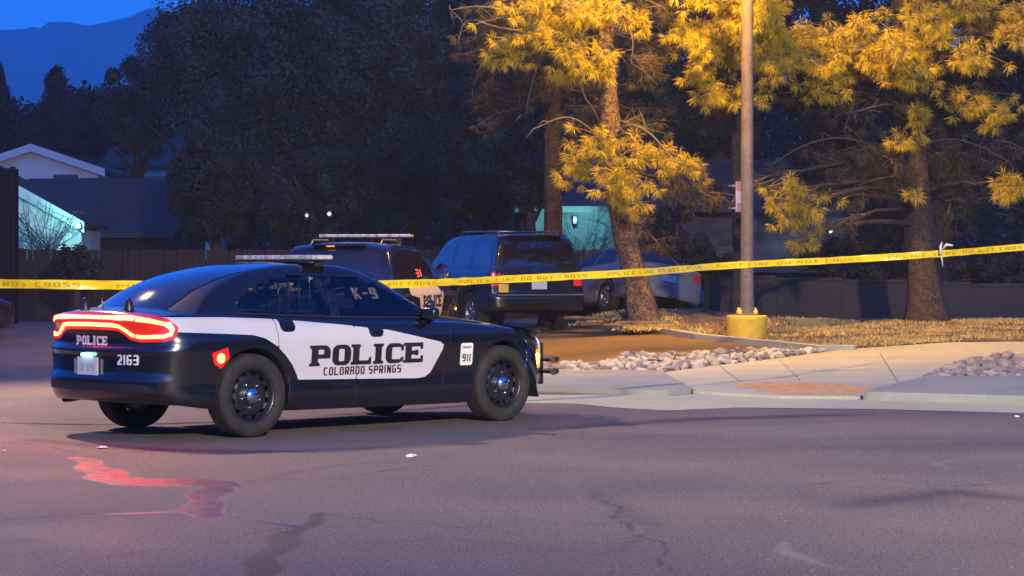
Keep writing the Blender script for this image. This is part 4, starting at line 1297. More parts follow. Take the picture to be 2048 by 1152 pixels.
# ------------------------------------------------------------------ river stones
def stone_mesh(seed):
    r_ = random.Random(seed)
    bm = bmesh.new(); bmesh.ops.create_icosphere(bm, subdivisions=2, radius=1)
    a = [(Vector((r_.gauss(0, 1), r_.gauss(0, 1), r_.gauss(0, 1))).normalized(), r_.uniform(.45, .8)) for _ in range(9)]
    for v in bm.verts:
        for q, lim in a:
            e = v.co.dot(q)
            if e > lim: v.co -= q * (e - lim) * .85
        v.co.z *= .85; v.co.x *= 1.25
    bmesh.ops.dissolve_degenerate(bm, dist=.02, edges=bm.edges)
    for f in bm.faces: f.smooth = False
    me = bpy.data.meshes.new('river_stone'); bm.to_mesh(me); bm.free()
    return me
smats = ['stone', 'stone_pale', 'stone_brown', 'stone_grey']
smesh = []
for i in range(12):
    me = stone_mesh(i); me.materials.append(M[smats[i % 4]]); smesh.append(me)

def rock_bed(P, count, pal, rmin, rmax, pale=True):
    bed = poly_sheet('rock_bed', P, .10, terrain, .03, M['soil'])
    xs = [p[0] for p in P]; ys = [p[1] for p in P]
    pts = []; tries = 0
    cand = []
    while tries < 60000 and len(pts) < count:
        tries += 1
        x = random.uniform(min(xs), max(xs)); y = random.uniform(min(ys), max(ys))
        if not inside(P, x, y): continue
        r = random.uniform(rmin, rmax) * random.choice((.7, .85, 1, 1.15))
        if any((x - a) ** 2 + (y - b) ** 2 < (.66 * (r + c)) ** 2 for a, b, c in pts): continue
        pts.append((x, y, r))
        me = smesh[random.choice(pal)]
        o = obj('stone', me, None, bed, (x, y, terrain(x, y) + .03 + r * .36), (random.uniform(-.4, .4), random.uniform(-.4, .4), random.uniform(0, 6)))
        o.scale = (r, r * random.uniform(.75, 1), r * random.uniform(.6, .95))
    # small chips between the stones, joined
    VV, TT = [], []
    base = smesh[0]; bv_ = np.array([v.co for v in base.vertices]); bf_ = np.array([list(p.vertices)[:3] for p in base.polygons if len(p.vertices) >= 3])
    m_ = 0; tries = 0
    while m_ < 450 and tries < 20000:
        tries += 1
        x = random.uniform(min(xs), max(xs)); y = random.uniform(min(ys), max(ys))
        if not inside(P, x, y): continue
        r = random.uniform(.015, .036); a = random.uniform(0, 6.28)
        q = bv_ * r; q = np.stack([q[:, 0] * math.cos(a) - q[:, 1] * math.sin(a), q[:, 0] * math.sin(a) + q[:, 1] * math.cos(a), q[:, 2]], 1)
        q += np.array([x, y, terrain(x, y) + .03 + r * .4]); VV.append(q); TT.append(bf_ + m_ * len(bv_)); m_ += 1
    me = tris_mesh('stone_chips', np.concatenate(VV), np.concatenate(TT)); me.materials.append(M['stone_brown' if pale else 'stone_grey'])
    obj('stone_chips', me, None, bed)['kind'] = 'stuff'
    return bed
LP = G((1000, 748), (1000, 738), (1180, 736), (1240, 720), (1400, 713), (1560, 706), (1655, 706), (1560, 722), (1440, 735), (1320, 751), (1150, 750))
rock_bed(LP, 300, [0, 1, 5, 9, 4, 8, 1, 5, 2, 3], .05, .100)
RP = G((1838, 767), (1875, 748), (1962, 724), (2130, 717), (2130, 769))
rock_bed(RP, 300, [2, 3, 6, 7, 10, 11, 0, 4], .055, .105, False)

# ------------------------------------------------------------------ straw grass
def grass_patch(P, n, zfn, hmin, hmax, name, material):
    xs = [p[0] for p in P]; ys = [p[1] for p in P]
    X, Y = [], []
    cl = [(random.uniform(min(xs), max(xs)), random.uniform(min(ys), max(ys))) for _ in range(900)]
    cl = [c_ for c_ in cl if inside(P, *c_)]
    while len(X) < n:
        cx, cy = random.choice(cl)
        X.append(cx + random.gauss(0, .16)); Y.append(cy + random.gauss(0, .16))
    X = np.array(X); Y = np.array(Y)
    Z = np.array([zfn(x, y) + .04 for x, y in zip(X, Y)])
    h = rng.uniform(hmin, hmax, n); a = rng.uniform(0, 2 * np.pi, n); w = rng.uniform(.008, .018, n)
    lean = rng.uniform(.2, 1.4, n); b = rng.uniform(0, 2 * np.pi, n)
    V = np.zeros((n, 3, 3))
    V[:, 0] = np.stack([X - w * np.cos(a), Y - w * np.sin(a), Z], 1)
    V[:, 1] = np.stack([X + w * np.cos(a), Y + w * np.sin(a), Z], 1)
    V[:, 2] = np.stack([X + h * lean * np.cos(b), Y + h * lean * np.sin(b), Z + h], 1)
    me = tris_mesh(name, V.reshape(-1, 3), np.arange(n * 3).reshape(-1, 3)); me.materials.append(material)
    o = obj(name, me); return o
GP = [gp(1160, 650), gp(1400, 676), gp(1640, 700), gp(1700, 700), gp(1900, 688), gp(2200, 685), (14.5, 43.5), (10, 43.5), (5, 41.5), (3.4, 39.5), (1.6, 38.6)]
g = grass_patch(GP, 42000, mound, .02, .075, 'dry_grass', M['straw'])
tagit(g, 'dry straw coloured grass on the verge round the yellow pole base', 'grass', kind='stuff')

# ------------------------------------------------------------------ light pole
PX, PY = px(1494, 640, 37).x, 37.0
pz = mound(PX, PY) + .04
pole = thing('light_pole', 'rusty brown light pole on a yellow round concrete base', 'light pole', (PX, PY, pz))
bm = bmesh.new()
lathe(bm, [(.318, -.3), (.322, 0), (.325, .30), (.325, .345), (.315, .365), (.30, .37), (.0001, .372)], 40, None, 'Z')
obj('base', bm, M['yellow_concrete'], pole)
bm = bmesh.new(); box(bm, -.17, .17, -.17, .17, .372, .40, .004)
fl = obj('flange', bm, M['pole'], pole)
for sx in (-1, 1):
    for sy in (-1, 1):
        bm = bmesh.new()
        lathe(bm, [(.035, 0), (.035, .05), (.014, .052), (.014, .09), (.0001, .092)], 6, Matrix.Translation((sx * .125, sy * .125, .40)), 'Z')
        obj('bolt', bm, M['reflector_yellow'], fl)
bm = bmesh.new()
lathe(bm, [(.118, .40), (.112, .46), (.108, 1.0), (.104, 2.0), (.096, 4.5), (.085, 8.9), (.0001, 8.95)], 20, None, 'Z')
obj('shaft', bm, M['pole'], pole)
bm = bmesh.new()
tube(bm, [(0, 0, 8.3), (-.20, -.4, 8.5), (-.70, -1.25, 8.96 - pz)], .035, 8)
obj('arm', bm, M['pole'], pole)
bm = bmesh.new(); box(bm, -1.10, -.65, -1.98, -1.22, 8.90 - pz, 9.04 - pz, .03)
hd = obj('lamp_head', bm, M['dull_metal'], pole)
bm = bmesh.new(); box(bm, -1.02, -.73, -1.90, -1.40, 8.885 - pz, 8.898 - pz, .004)
obj('lamp_lens', bm, M['lamp_on'], hd)
sg = thing('parking_sign', 'small red and white sign strapped edge-on to the rusty light pole', 'sign', (PX - .125, PY - .05, 0), R(62))
z0 = px(0, 424, 37).z; z1 = px(0, 364, 37).z
bm = bmesh.new(); box(bm, -.15, .15, -.006, .006, z0, z1, .003)
obj('plate', bm, M['sign_red'], sg)
bm = bmesh.new(); box(bm, -.14, .14, -.009, -.0065, z0 + .14, z0 + .33, .001)
obj('label_field', bm, M['sign_white'], sg)
for zz in (z0 + .06, z1 - .06):
    bm = bmesh.new(); lathe(bm, [(.107, -.012), (.110, 0), (.107, .012)], 20, Matrix.Translation((.06, .11, zz)), 'Z')
    obj('strap', bm, M['dull_metal'], sg)
# lot lamp (out of frame, left) and front lamp (behind the camera)
def lot_lamp(loc, label, toward):
    x, y, z = loc
    t = thing('lot_lamp', label, 'light pole', (x, y, terrain(x, y)), toward)
    bm = bmesh.new(); lathe(bm, [(.12, 0), (.10, 2), (.08, z + .25), (.0001, z + .28)], 16, Matrix.Translation((-.6, 0, 0)), 'Z'); obj('shaft', bm, M['pole'], t)
    bm = bmesh.new(); tube(bm, [(-.6, 0, z + .2), (-.1, 0, z + .2)], .03, 8); obj('arm', bm, M['pole'], t)
    bm = bmesh.new(); box(bm, -.3, .3, -.16, .16, z + .13, z + .27, .03); h = obj('lamp_head', bm, M['dull_metal'], t)
    bm = bmesh.new(); box(bm, -.24, .24, -.12, .12, z + .112, z + .128, .004); obj('lamp_lens', bm, M['lamp_on'], h)
lot_lamp(LOT_LAMP, 'lit lot lamp beyond the left picture edge', R(-40))
lot_lamp(FRONT_LAMP, 'lit lot lamp standing behind the camera', R(100))

# ------------------------------------------------------------------ barrier tape
def tape(P3, width, name, label, words, seed, twist=None):
    """ribbon through 3D points"""
    n = 420
    ts = np.linspace(0, 1, n)
    L = [0]
    for a, b in zip(P3[:-1], P3[1:]): L.append(L[-1] + (Vector(b) - Vector(a)).length)
    cx = [curve(list(zip(L, [p[i] for p in P3]))) for i in range(3)]
    def P(s): return Vector((cx[0](s), cx[1](s), cx[2](s)))
    tot = L[-1]
    def frame(s):
        p = P(s); t = (P(min(s + .05, tot)) - P(max(s - .05, 0))).normalized()
        side = Vector((t.y, -t.x, 0)).normalized()       # faces the camera
        tw = .35 * math.sin(s * .9 + seed) + .2 * math.sin(s * 2.3 + seed * 2) + .16 * math.sin(s * 6.1) * math.sin(s * 1.7 + 1)
        up = (Vector((0, 0, 1)) * math.cos(tw) + side * math.sin(tw)).normalized()
        return p, t, up, t.cross(up).normalized()
    V, Fc = [], []
    for i, q in enumerate(ts):
        p, t, up, nn = frame(q * tot)
        for k in (-.5, -.17, .17, .5):
            wv = .006 * math.sin(q * tot * 7 + k * 4) + .004 * math.sin(q * tot * 19 - k * 9)
            V.append(p + up * k * width + nn * wv)
        if i:
            for k in range(3):
                a = (i - 1) * 4 + k; Fc.append((a, a + 4, a + 5, a + 1))
    root = smooth(obj(name, (V, Fc), M['tape']))
    tagit(root, label, 'tape')
    # printed words on the face toward the camera
    tm = text_mesh(words, .045, 2.1, wr=.62, t=.2, gap=.18, cell=.12)
    V, Fc = [], []
    s0 = .3
    while s0 + 2.1 < tot:
        o = len(V)
        for u, v in tm[0]:
            p, t, up, nn = frame(s0 + u)
            q = s0 + u
            off = nn if nn.y < 0 else -nn
            V.append(p + up * (v - .0225) + off * .006)
        Fc += [[i + o for i in f] for f in tm[1]]
        s0 += 2.45
    if V: obj('lettering', (V, Fc), M['tape_ink'], root)['kind'] = 'stuff'
    return root
A = px(-260, 563, 23.5); B = px(120, 569, 22.8); C_ = px(330, 571, 23.2); D_ = px(560, 574, 24.3); E_ = px(830, 567, 26)
Fp = px(1000, 559, 27); Gp = px(1260, 546, 28.5); H_ = px(1490, 529, 30.5)
tape([A, B, C_, D_, E_, Fp, Gp, H_, px(1660, 521, 30.5), px(1885, 507, 30.5), px(2048, 494, 31), px(2350, 470, 31.5)], .092, 'barrier_tape',
     'long yellow barrier tape stretched across the picture behind the police sedan', 'POLICE LINE DO NOT CROSS', 1.0)
# pale tie hanging on the tape by the right pine
bm = bmesh.new()
a = px(1881, 500, 30.35); 
tube(bm, [px(1884, 484, 30.4), px(1881, 494, 30.4), px(1883, 508, 30.38)], [.008, .018, .022], 6)
tube(bm, [px(1883, 512, 30.38), px(1886, 534, 30.4)], [.010, .004], 6)
tube(bm, [px(1884, 500, 30.4), px(1893, 489, 30.35), px(1906, 491, 30.3)], [.008, .018, .012], 6)
tagit(smooth(obj('tape_tie', bm, M['tape_pale'])), 'pale knotted tie on the yellow tape by the right pine trunk', 'tie')

# ------------------------------------------------------------------ pines
def needles(pts, dirs, n_per, lmin, lmax, w, droop=.42):
    """tufts: fans of flat needles. returns V, T arrays"""
    N = len(pts)
    P = np.repeat(np.asarray(pts, float), n_per, 0); D = np.repeat(np.asarray(dirs, float), n_per, 0)
    rnd = rng.normal(0, 1, (N * n_per, 3)); rnd /= np.linalg.norm(rnd, axis=1)[:, None]
    d = D * .80 + rnd * .95; d[:, 2] -= droop
    d /= np.linalg.norm(d, axis=1)[:, None]
    L = rng.uniform(lmin, lmax, N * n_per)[:, None]
    side = np.cross(d, rng.normal(0, 1, (N * n_per, 3))); side /= np.linalg.norm(side, axis=1)[:, None]
    base = P + d * .015
    tip = base + d * L; tip[:, 2] -= (L[:, 0] ** 2) * .5
    mid = base + d * L * .5
    V = np.stack([base, mid + side * w, tip, mid - side * w], 1).reshape(-1, 3)
    k = np.arange(N * n_per)[:, None] * 4
    T = np.concatenate([k + [0, 1, 3], k + [1, 2, 3]], 0)
    return V, T

def pine(label, trunk_pts, trunk_r, clusters, group='pines along the verge', name='pine_tree', dead=(), needle_mats=('needle', 'needle_dark'), bark='bark', npt=52):
    base = trunk_pts[0]
    root = thing(name, label, 'tree', base, 0, group)
    O = Vector(base)
    bm = bmesh.new()
    pts = [Vector(p) - O for p in trunk_pts]
    # finer trunk with small irregularities and a root flare
    fine, rr = [], []
    n = 26
    zs = [p.z for p in pts]
    fx = curve([(p.z, p.x) for p in pts]); fy = curve([(p.z, p.y) for p in pts])
    for i in range(n):
        z = -.25 + (zs[-1] + .25) * i / (n - 1)
        t = max(0, z) / zs[-1]
        fine.append(Vector((fx(max(z, 0)) + random.gauss(0, .008), fy(max(z, 0)), z)))
        rr.append(trunk_r * ((1 - t * .55) + .75 * math.exp(-max(z, 0) * 4.5)) * random.uniform(.97, 1.03))
    tube(bm, fine, rr, 20)
    for v in bm.verts:
        a = math.atan2(v.co.y - fy(max(v.co.z, 0)), v.co.x - fx(max(v.co.z, 0)))
        k = 1 + .06 * math.sin(a * 7 + v.co.z * 2) + .04 * math.sin(a * 13 - v.co.z * 3)
        c_ = Vector((fx(max(v.co.z, 0)), fy(max(v.co.z, 0)), v.co.z)); v.co = c_ + (v.co - c_) * k
    obj('trunk', bm, M[bark], root)
    def tp(z): return Vector((fx(z), fy(z), z))
    allp = {m: ([], []) for m in needle_mats}
    tw = bmesh.new()
    for (u, v, d, ru, rv, cnt, mi) in clusters:
        c = px(u, v, d) - O
        sx = ru * d / F; sz = rv * d / F
        zt = min(max(c.z + random.uniform(-.1, .5), .8), zs[-1] - .1)
        a = tp(zt); out = c - a
        lbm = bmesh.new()
        Lr = out.length
        c1 = a + out * .35 + Vector((0, 0, .10 * Lr)); c2 = a + out * .75 + Vector((0, 0, .06 * Lr))
        def bez(t): return a * (1 - t) ** 3 + c1 * 3 * t * (1 - t) ** 2 + c2 * 3 * t * t * (1 - t) + c * t ** 3
        r0 = min(trunk_r * .2, .014 + .012 * Lr)
        P_ = [bez(i / 9) + Vector((random.gauss(0, .012), random.gauss(0, .012), random.gauss(0, .012))) * (i > 0) for i in range(10)]
        tube(lbm, P_, [r0 * (1 - .72 * i / 9) for i in range(10)], 7)
        obj('branch', lbm, M['twig'] if Lr < 1.6 and mi == 0 else M['bark_dark'], root)
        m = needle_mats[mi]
        od = out.normalized()
        for k in range(int(cnt * .98 + .5)):
            q = Vector((random.gauss(0, .5), random.gauss(0, .5), random.gauss(0, .5)))
            p = c + Vector((q.x * sx, q.y * max(sx, sz) * .8, q.z * sz))
            s = P_[random.randint(5, 9)]
            dd = (p - s)
            if dd.length < .05: continue
            mid = s.lerp(p, .5) + Vector((random.gauss(0, .04), random.gauss(0, .04), random.uniform(0, .10) * dd.length + random.gauss(0, .03)))
            tube(tw, [s, mid, p], [.012, .008, .005], 4, cap=False)
            for _q in range(2):
                if dd.length < .2: break
                p2 = mid + Vector((random.gauss(0, .12), random.gauss(0, .12), random.gauss(-.04, .10)))
                tube(tw, [mid, p2], [.006, .004], 4, cap=False)
                allp[m][0].append(p2); allp[m][1].append((p2 - mid).normalized() * .6)
            allp[m][0].append(p); allp[m][1].append(dd.normalized() * .8 + Vector((0, 0, -.25)))
    if tw.verts: 
        o = obj('twigs', tw, M['twig'], root); o['kind'] = 'stuff'
    else: tw.free()
    for m, (p, d) in allp.items():
        if not p: continue
        V, T = needles([tuple(x) for x in p], [tuple(x) for x in d], npt, .11, .20, .0046)
        me = tris_mesh('needles', V, T); me.materials.append(M[m])
        o = obj('needles', me, None, root); o['kind'] = 'stuff'
    for pl_, r0 in dead:
        bmx = bmesh.new()
        P_ = [Vector(p) - O for p in pl_]
        for _ in range(2):
            Q_ = [P_[0]]
            for a_, b_ in zip(P_[:-1], P_[1:]): Q_ += [a_.lerp(b_, .25), a_.lerp(b_, .75)]
            P_ = Q_ + [P_[-1]]
        tube(bmx, P_, [r0 * (1 - .8 * i / (len(P_) - 1)) for i in range(len(P_))], 6)
        for k in range(5):
            i = random.randint(1, len(P_) - 1)
            s = P_[i]; e_ = s + Vector((random.gauss(0, .25), random.gauss(0, .2), random.gauss(-.15, .2)))
            tube(bmx, [s, s.lerp(e_, .5) + Vector((0, 0, .05)), e_], [r0 * .4, r0 * .3, r0 * .12], 5)
        obj('bare_branch', bmx, M['twig_grey'], root)
    return root

def ground_at(u, d): 
    x = (u - 1024) / F * d
    return Vector((x, d, mound(x, d)))

# lit pine in the middle
d1 = 40.0
tp1 = [ground_at(1291, d1), px(1268, 545, d1), px(1246, 450, d1), px(1228, 330, d1), px(1215, 180, d1), px(1208, 60, d1), px(1212, -200, d1), px(1215, -600, d1)]
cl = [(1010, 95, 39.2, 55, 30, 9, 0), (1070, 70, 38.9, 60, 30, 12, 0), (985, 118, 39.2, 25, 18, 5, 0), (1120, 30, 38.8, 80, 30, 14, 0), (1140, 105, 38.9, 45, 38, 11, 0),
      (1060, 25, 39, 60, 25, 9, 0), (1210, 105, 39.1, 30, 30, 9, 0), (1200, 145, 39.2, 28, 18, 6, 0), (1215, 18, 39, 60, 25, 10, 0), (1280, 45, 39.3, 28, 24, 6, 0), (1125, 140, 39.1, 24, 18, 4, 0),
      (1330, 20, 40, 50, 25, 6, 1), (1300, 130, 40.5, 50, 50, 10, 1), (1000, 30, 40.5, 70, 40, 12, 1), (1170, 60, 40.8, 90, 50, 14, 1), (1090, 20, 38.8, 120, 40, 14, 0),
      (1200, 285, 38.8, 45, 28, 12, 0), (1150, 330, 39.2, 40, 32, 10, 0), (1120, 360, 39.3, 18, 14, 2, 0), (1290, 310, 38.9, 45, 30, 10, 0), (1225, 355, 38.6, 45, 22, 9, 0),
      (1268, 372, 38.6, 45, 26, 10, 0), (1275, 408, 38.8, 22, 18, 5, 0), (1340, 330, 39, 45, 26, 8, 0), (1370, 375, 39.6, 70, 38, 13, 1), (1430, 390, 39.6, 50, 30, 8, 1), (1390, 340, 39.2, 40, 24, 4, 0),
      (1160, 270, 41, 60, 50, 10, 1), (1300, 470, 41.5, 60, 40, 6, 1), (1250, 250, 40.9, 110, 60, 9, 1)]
dead1 = [([px(1222, 300, d1), px(1185, 262, 39.5), px(1150, 236, 39), px(1120, 234, 38.7), px(1085, 250, 38.5)], .03),
         ([px(1225, 290, d1), px(1250, 245, 39.4), px(1300, 262, 39), px(1345, 320, 38.8), px(1380, 335, 38.7)], .035),
         ([px(1222, 280, d1), px(1260, 262, 39.2), px(1275, 300, 38.9), px(1262, 340, 38.8)], .03),
         ([px(1214, 120, d1), px(1180, 40, 39.6), px(1150, 100, 39.3), px(1165, 190, 39.2), px(1185, 215, 39.2)], .02),
         ([px(1212, 60, d1), px(1250, 40, 39.4), px(1268, 80, 39.2), px(1262, 130, 39.2)], .02),
         ([px(1212, 100, d1), px(1090, 90, 40), px(1062, 170, 40), px(1050, 235, 40)], .022),
         ([px(1212, 80, d1), px(1000, 60, 40.2), px(930, 30, 40.3), px(915, 90, 40.4)], .028),
         ([px(1212, 50, d1), px(1060, 30, 40), px(960, 10, 40), px(900, 20, 40)], .03)]
pine('pine with a leaning orange lit trunk and low lit bough, left of the light pole', tp1, .215, cl, dead=dead1)

# right pine with a broad trunk
d2 = 42.0
tp2 = [ground_at(1856, d2), px(1846, 545, d2), px(1836, 430, d2), px(1826, 300, d2), px(1815, 150, d2), px(1808, 0, d2), px(1800, -500, d2)]
cl = []
rr_ = random.Random(3)
for k in range(31):
    u = rr_.uniform(1520, 2080); v = rr_.uniform(-30, 175 - abs(u - 1700) * .10)
    cl.append((u, v, rr_.uniform(38.6, 41.2), rr_.uniform(28, 60), rr_.uniform(18, 34), rr_.randint(7, 13), 0 if rr_.random() < .64 else 1))
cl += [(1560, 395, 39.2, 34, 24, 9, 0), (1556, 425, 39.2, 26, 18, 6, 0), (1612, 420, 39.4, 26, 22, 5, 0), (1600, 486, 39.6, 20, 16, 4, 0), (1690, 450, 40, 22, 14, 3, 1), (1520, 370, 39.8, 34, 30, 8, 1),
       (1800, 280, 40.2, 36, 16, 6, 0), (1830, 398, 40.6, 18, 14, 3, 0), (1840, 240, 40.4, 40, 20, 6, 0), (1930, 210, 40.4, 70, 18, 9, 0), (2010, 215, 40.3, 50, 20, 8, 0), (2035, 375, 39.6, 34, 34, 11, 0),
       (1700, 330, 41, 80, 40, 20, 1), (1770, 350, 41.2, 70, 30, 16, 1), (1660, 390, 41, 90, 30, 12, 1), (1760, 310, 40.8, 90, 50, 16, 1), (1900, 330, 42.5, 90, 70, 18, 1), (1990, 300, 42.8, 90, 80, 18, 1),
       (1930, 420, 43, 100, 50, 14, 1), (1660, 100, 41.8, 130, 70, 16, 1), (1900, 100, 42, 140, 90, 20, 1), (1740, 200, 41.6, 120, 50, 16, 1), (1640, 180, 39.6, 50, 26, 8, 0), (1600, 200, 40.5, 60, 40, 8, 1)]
dead2 = [([px(1822, 240, d2), px(1790, 205, 41), px(1740, 215, 40.6), px(1690, 228, 40.2)], .035),
         ([px(1820, 250, d2), px(1715, 170, 41), px(1705, 210, 40.6), px(1688, 262, 40.4)], .025),
         ([px(1828, 330, d2), px(1700, 270, 41), px(1610, 285, 40.6), px(1530, 340, 40.4)], .022),
         ([px(1826, 300, d2), px(1880, 275, 41.2), px(1950, 285, 41), px(2020, 325, 41)], .022),
         ([px(1820, 240, d2), px(1880, 175, 41.2), px(1950, 182, 41), px(2040, 190, 41)], .022),
         ([px(1835, 400, d2), px(1740, 370, 41), px(1690, 380, 40.7), px(1640, 385, 40.5)], .02)]
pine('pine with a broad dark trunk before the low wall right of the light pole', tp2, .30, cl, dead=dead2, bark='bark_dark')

# bright boughs behind the pole belong to a pine just behind it
d3 = 43.5
tp3 = [ground_at(1478, d3) , px(1476, 400, d3), px(1470, 200, d3), px(1462, 0, d3), px(1460, -500, d3)]
cl = []
for k in range(20):
    u = rr_.uniform(1375, 1590); v = rr_.uniform(-30, 120)
    cl.append((u, v, rr_.uniform(37.9, 39.6), rr_.uniform(26, 48), rr_.uniform(18, 32), rr_.randint(6, 10), 0))
cl += [(1410, 190, 38.8, 26, 26, 7, 0), (1455, 195, 38.9, 26, 26, 6, 0), (1530, 190, 39, 24, 18, 4, 0), (1540, 130, 38.7, 34, 26, 7, 0), (1400, 150, 39, 30, 24, 5, 0), (1430, 60, 40.5, 120, 90, 14, 1), (1420, 230, 41, 60, 50, 8, 1)]
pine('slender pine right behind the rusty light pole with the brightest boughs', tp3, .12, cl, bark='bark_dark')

# dark pine further back, left of the lit one
d4 = 47
tp4 = [ground_at(1104, d4), px(1106, 400, d4), px(1102, 200, d4), px(1098, 0, d4), px(1096, -400, d4)]
cl = [(u, v, d4 + rr_.uniform(-1.5, 1.5), 55, 40, 9, 1) for u, v in [(rr_.uniform(930, 1330), rr_.uniform(0, 230)) for _ in range(34)]]
dead4 = [([px(1100, rr_.uniform(40, 220), d4), px(1060 - i * 26, 60 + i * 22, d4 - .6), px(1030 - i * 30, 130 + i * 14, d4 - .8), px(1020 - i * 22, 190 + i * 10, d4 - .9)], .02) for i in range(4)]
pine('dark pine with grey bare twigs behind the large dark SUV', tp4, .21, cl, dead=dead4, bark='bark_dark', needle_mats=('needle', 'needle_dark'), npt=34)

# ------------------------------------------------------------------ broadleaf and background trees
def leafy(label, u, d, top_v, half_w_px, base_z=None, n=9000, leaf=.16, material='leaf_dark', group='dark trees behind the fence', name='background_tree', lumps=26, trunk_frac=.25, conic=False, vbot=470):
    x = (u - 1024) / F * d
    gz = terrain(x, d) if base_z is None else base_z
    root = thing(name, label, 'tree', (x, d, gz), 0, group)
    H = px(u, top_v, d).z - gz
    zb = max(.4, px(u, vbot, d).z - gz)
    rw = half_w_px * d / F
    bm = bmesh.new()
    tube(bm, [(0, 0, -.2), (.05, 0, H * .3), (0, 0, H * .6), (.1, 0, H * .85)], [H * .022 + .08, H * .018 + .06, H * .012 + .03, .03], 9)
    for k in range(7):
        a = random.uniform(0, 6.28); z = H * random.uniform(.25, .6)
        e = Vector((math.cos(a) * rw * .7, math.sin(a) * rw * .7, z + H * random.uniform(.1, .25)))
        tube(bm, [(0, 0, z), Vector((0, 0, z)).lerp(e, .5) + Vector((0, 0, .2)), e], [H * .009 + .02, H * .006 + .015, .02], 6)
    obj('trunk', bm, M['bark_dark'], root)
    C = []
    for k in range(lumps):
        if conic:
            t = random.random() ** .8; z = zb + (H - zb) * t; r = rw * (1 - t) * .85 + .1
            a = random.uniform(0, 6.28); q = random.random() ** .5
            C.append((math.cos(a) * r * q, math.sin(a) * r * q, z, rw * .30 * (1.1 - t) + .15, rw * .22 + .1))
        else:
            while True:
                q = np.array([random.uniform(-1, 1) for _ in range(3)])
                if .25 < np.linalg.norm(q) < 1: break
            zc = (H + zb) / 2; zr = (H - zb) / 2
            s = random.uniform(.13, .30)
            C.append((q[0] * rw * .82, q[1] * rw * .82, zc + q[2] * zr * .84, rw * s, min(zr * s * 1.1, rw * s)))
    C = np.array(C)
    idx = rng.integers(0, len(C), n)
    v = rng.normal(0, 1, (n, 3)); v /= np.linalg.norm(v, axis=1)[:, None]
    rad = rng.uniform(.55, 1.08, n) ** .5
    P = np.stack([C[idx, 0] + v[:, 0] * C[idx, 3] * rad, C[idx, 1] + v[:, 1] * C[idx, 3] * rad, C[idx, 2] + v[:, 2] * C[idx, 4] * rad], 1)
    P += rng.normal(0, leaf * .35, (n, 3))
    nn = v + rng.normal(0, .38, (n, 3)); nn /= np.linalg.norm(nn, axis=1)[:, None]
    a = np.cross(nn, rng.normal(0, 1, (n, 3))); a /= np.linalg.norm(a, axis=1)[:, None] + 1e-9
    b = np.cross(nn, a)
    s = (rng.uniform(.5, 1.2, n) * leaf)[:, None]
    V = np.stack([P - a * s * .5, P + b * s * .32, P + a * s * .5, P - b * s * .32], 1).reshape(-1, 3)
    k = np.arange(n)[:, None] * 4
    T = np.concatenate([k + [0, 1, 2], k + [0, 2, 3]], 0)
    me = tris_mesh('crown', V, T); me.materials.append(M[material])
    o = obj('crown', me, None, root); o['kind'] = 'stuff'
    return root
specs = [
 ('huge dark round crowned tree rising above the frame over the police sedan', 560, 74, -180, 250, 'leaf_dark', 60, 30000, 440),
 ('dark tree whose crown edge meets the mountain ridge', 390, 78, -20, 130, 'leaf_dark', 34, 15000, 300),
 ('dark tree stepping down towards the houses on the left', 275, 84, 105, 95, 'leaf_dark', 26, 9000, 320),
 ('dark leafy tree high above the police SUV', 800, 72, -200, 190, 'leaf_dark', 46, 22000, 430),
 ('dark leafy tree behind the bare twigs and the large SUV', 1010, 76, -160, 160, 'leaf_dark', 38, 16000, 430),
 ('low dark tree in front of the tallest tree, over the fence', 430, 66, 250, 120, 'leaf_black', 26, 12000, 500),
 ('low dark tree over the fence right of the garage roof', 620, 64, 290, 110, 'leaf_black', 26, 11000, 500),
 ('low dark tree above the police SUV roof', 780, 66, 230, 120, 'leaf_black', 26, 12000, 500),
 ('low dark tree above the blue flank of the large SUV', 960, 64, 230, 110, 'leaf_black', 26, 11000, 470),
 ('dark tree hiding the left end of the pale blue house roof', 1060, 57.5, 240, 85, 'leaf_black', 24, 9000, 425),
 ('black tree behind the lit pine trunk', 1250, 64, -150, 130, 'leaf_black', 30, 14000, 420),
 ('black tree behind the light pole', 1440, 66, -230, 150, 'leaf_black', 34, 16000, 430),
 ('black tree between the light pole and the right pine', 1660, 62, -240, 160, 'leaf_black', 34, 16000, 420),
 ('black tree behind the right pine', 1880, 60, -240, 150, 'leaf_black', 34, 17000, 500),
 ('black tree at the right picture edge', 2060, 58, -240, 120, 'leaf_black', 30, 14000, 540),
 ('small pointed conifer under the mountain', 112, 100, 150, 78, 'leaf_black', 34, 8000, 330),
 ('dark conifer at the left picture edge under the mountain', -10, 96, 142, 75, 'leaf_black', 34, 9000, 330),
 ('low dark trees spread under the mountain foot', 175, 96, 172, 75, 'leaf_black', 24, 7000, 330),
]
for i, (lab, u, d, tv, hw, m, lp, n, vb) in enumerate(specs):
    con = 'conifer' in lab
    leafy(lab, u, d, tv, hw, n=int(n * 2.7), leaf=.12 if d < 70 else .135, material=m, lumps=int(lp * 2.2), conic=con, vbot=vb)

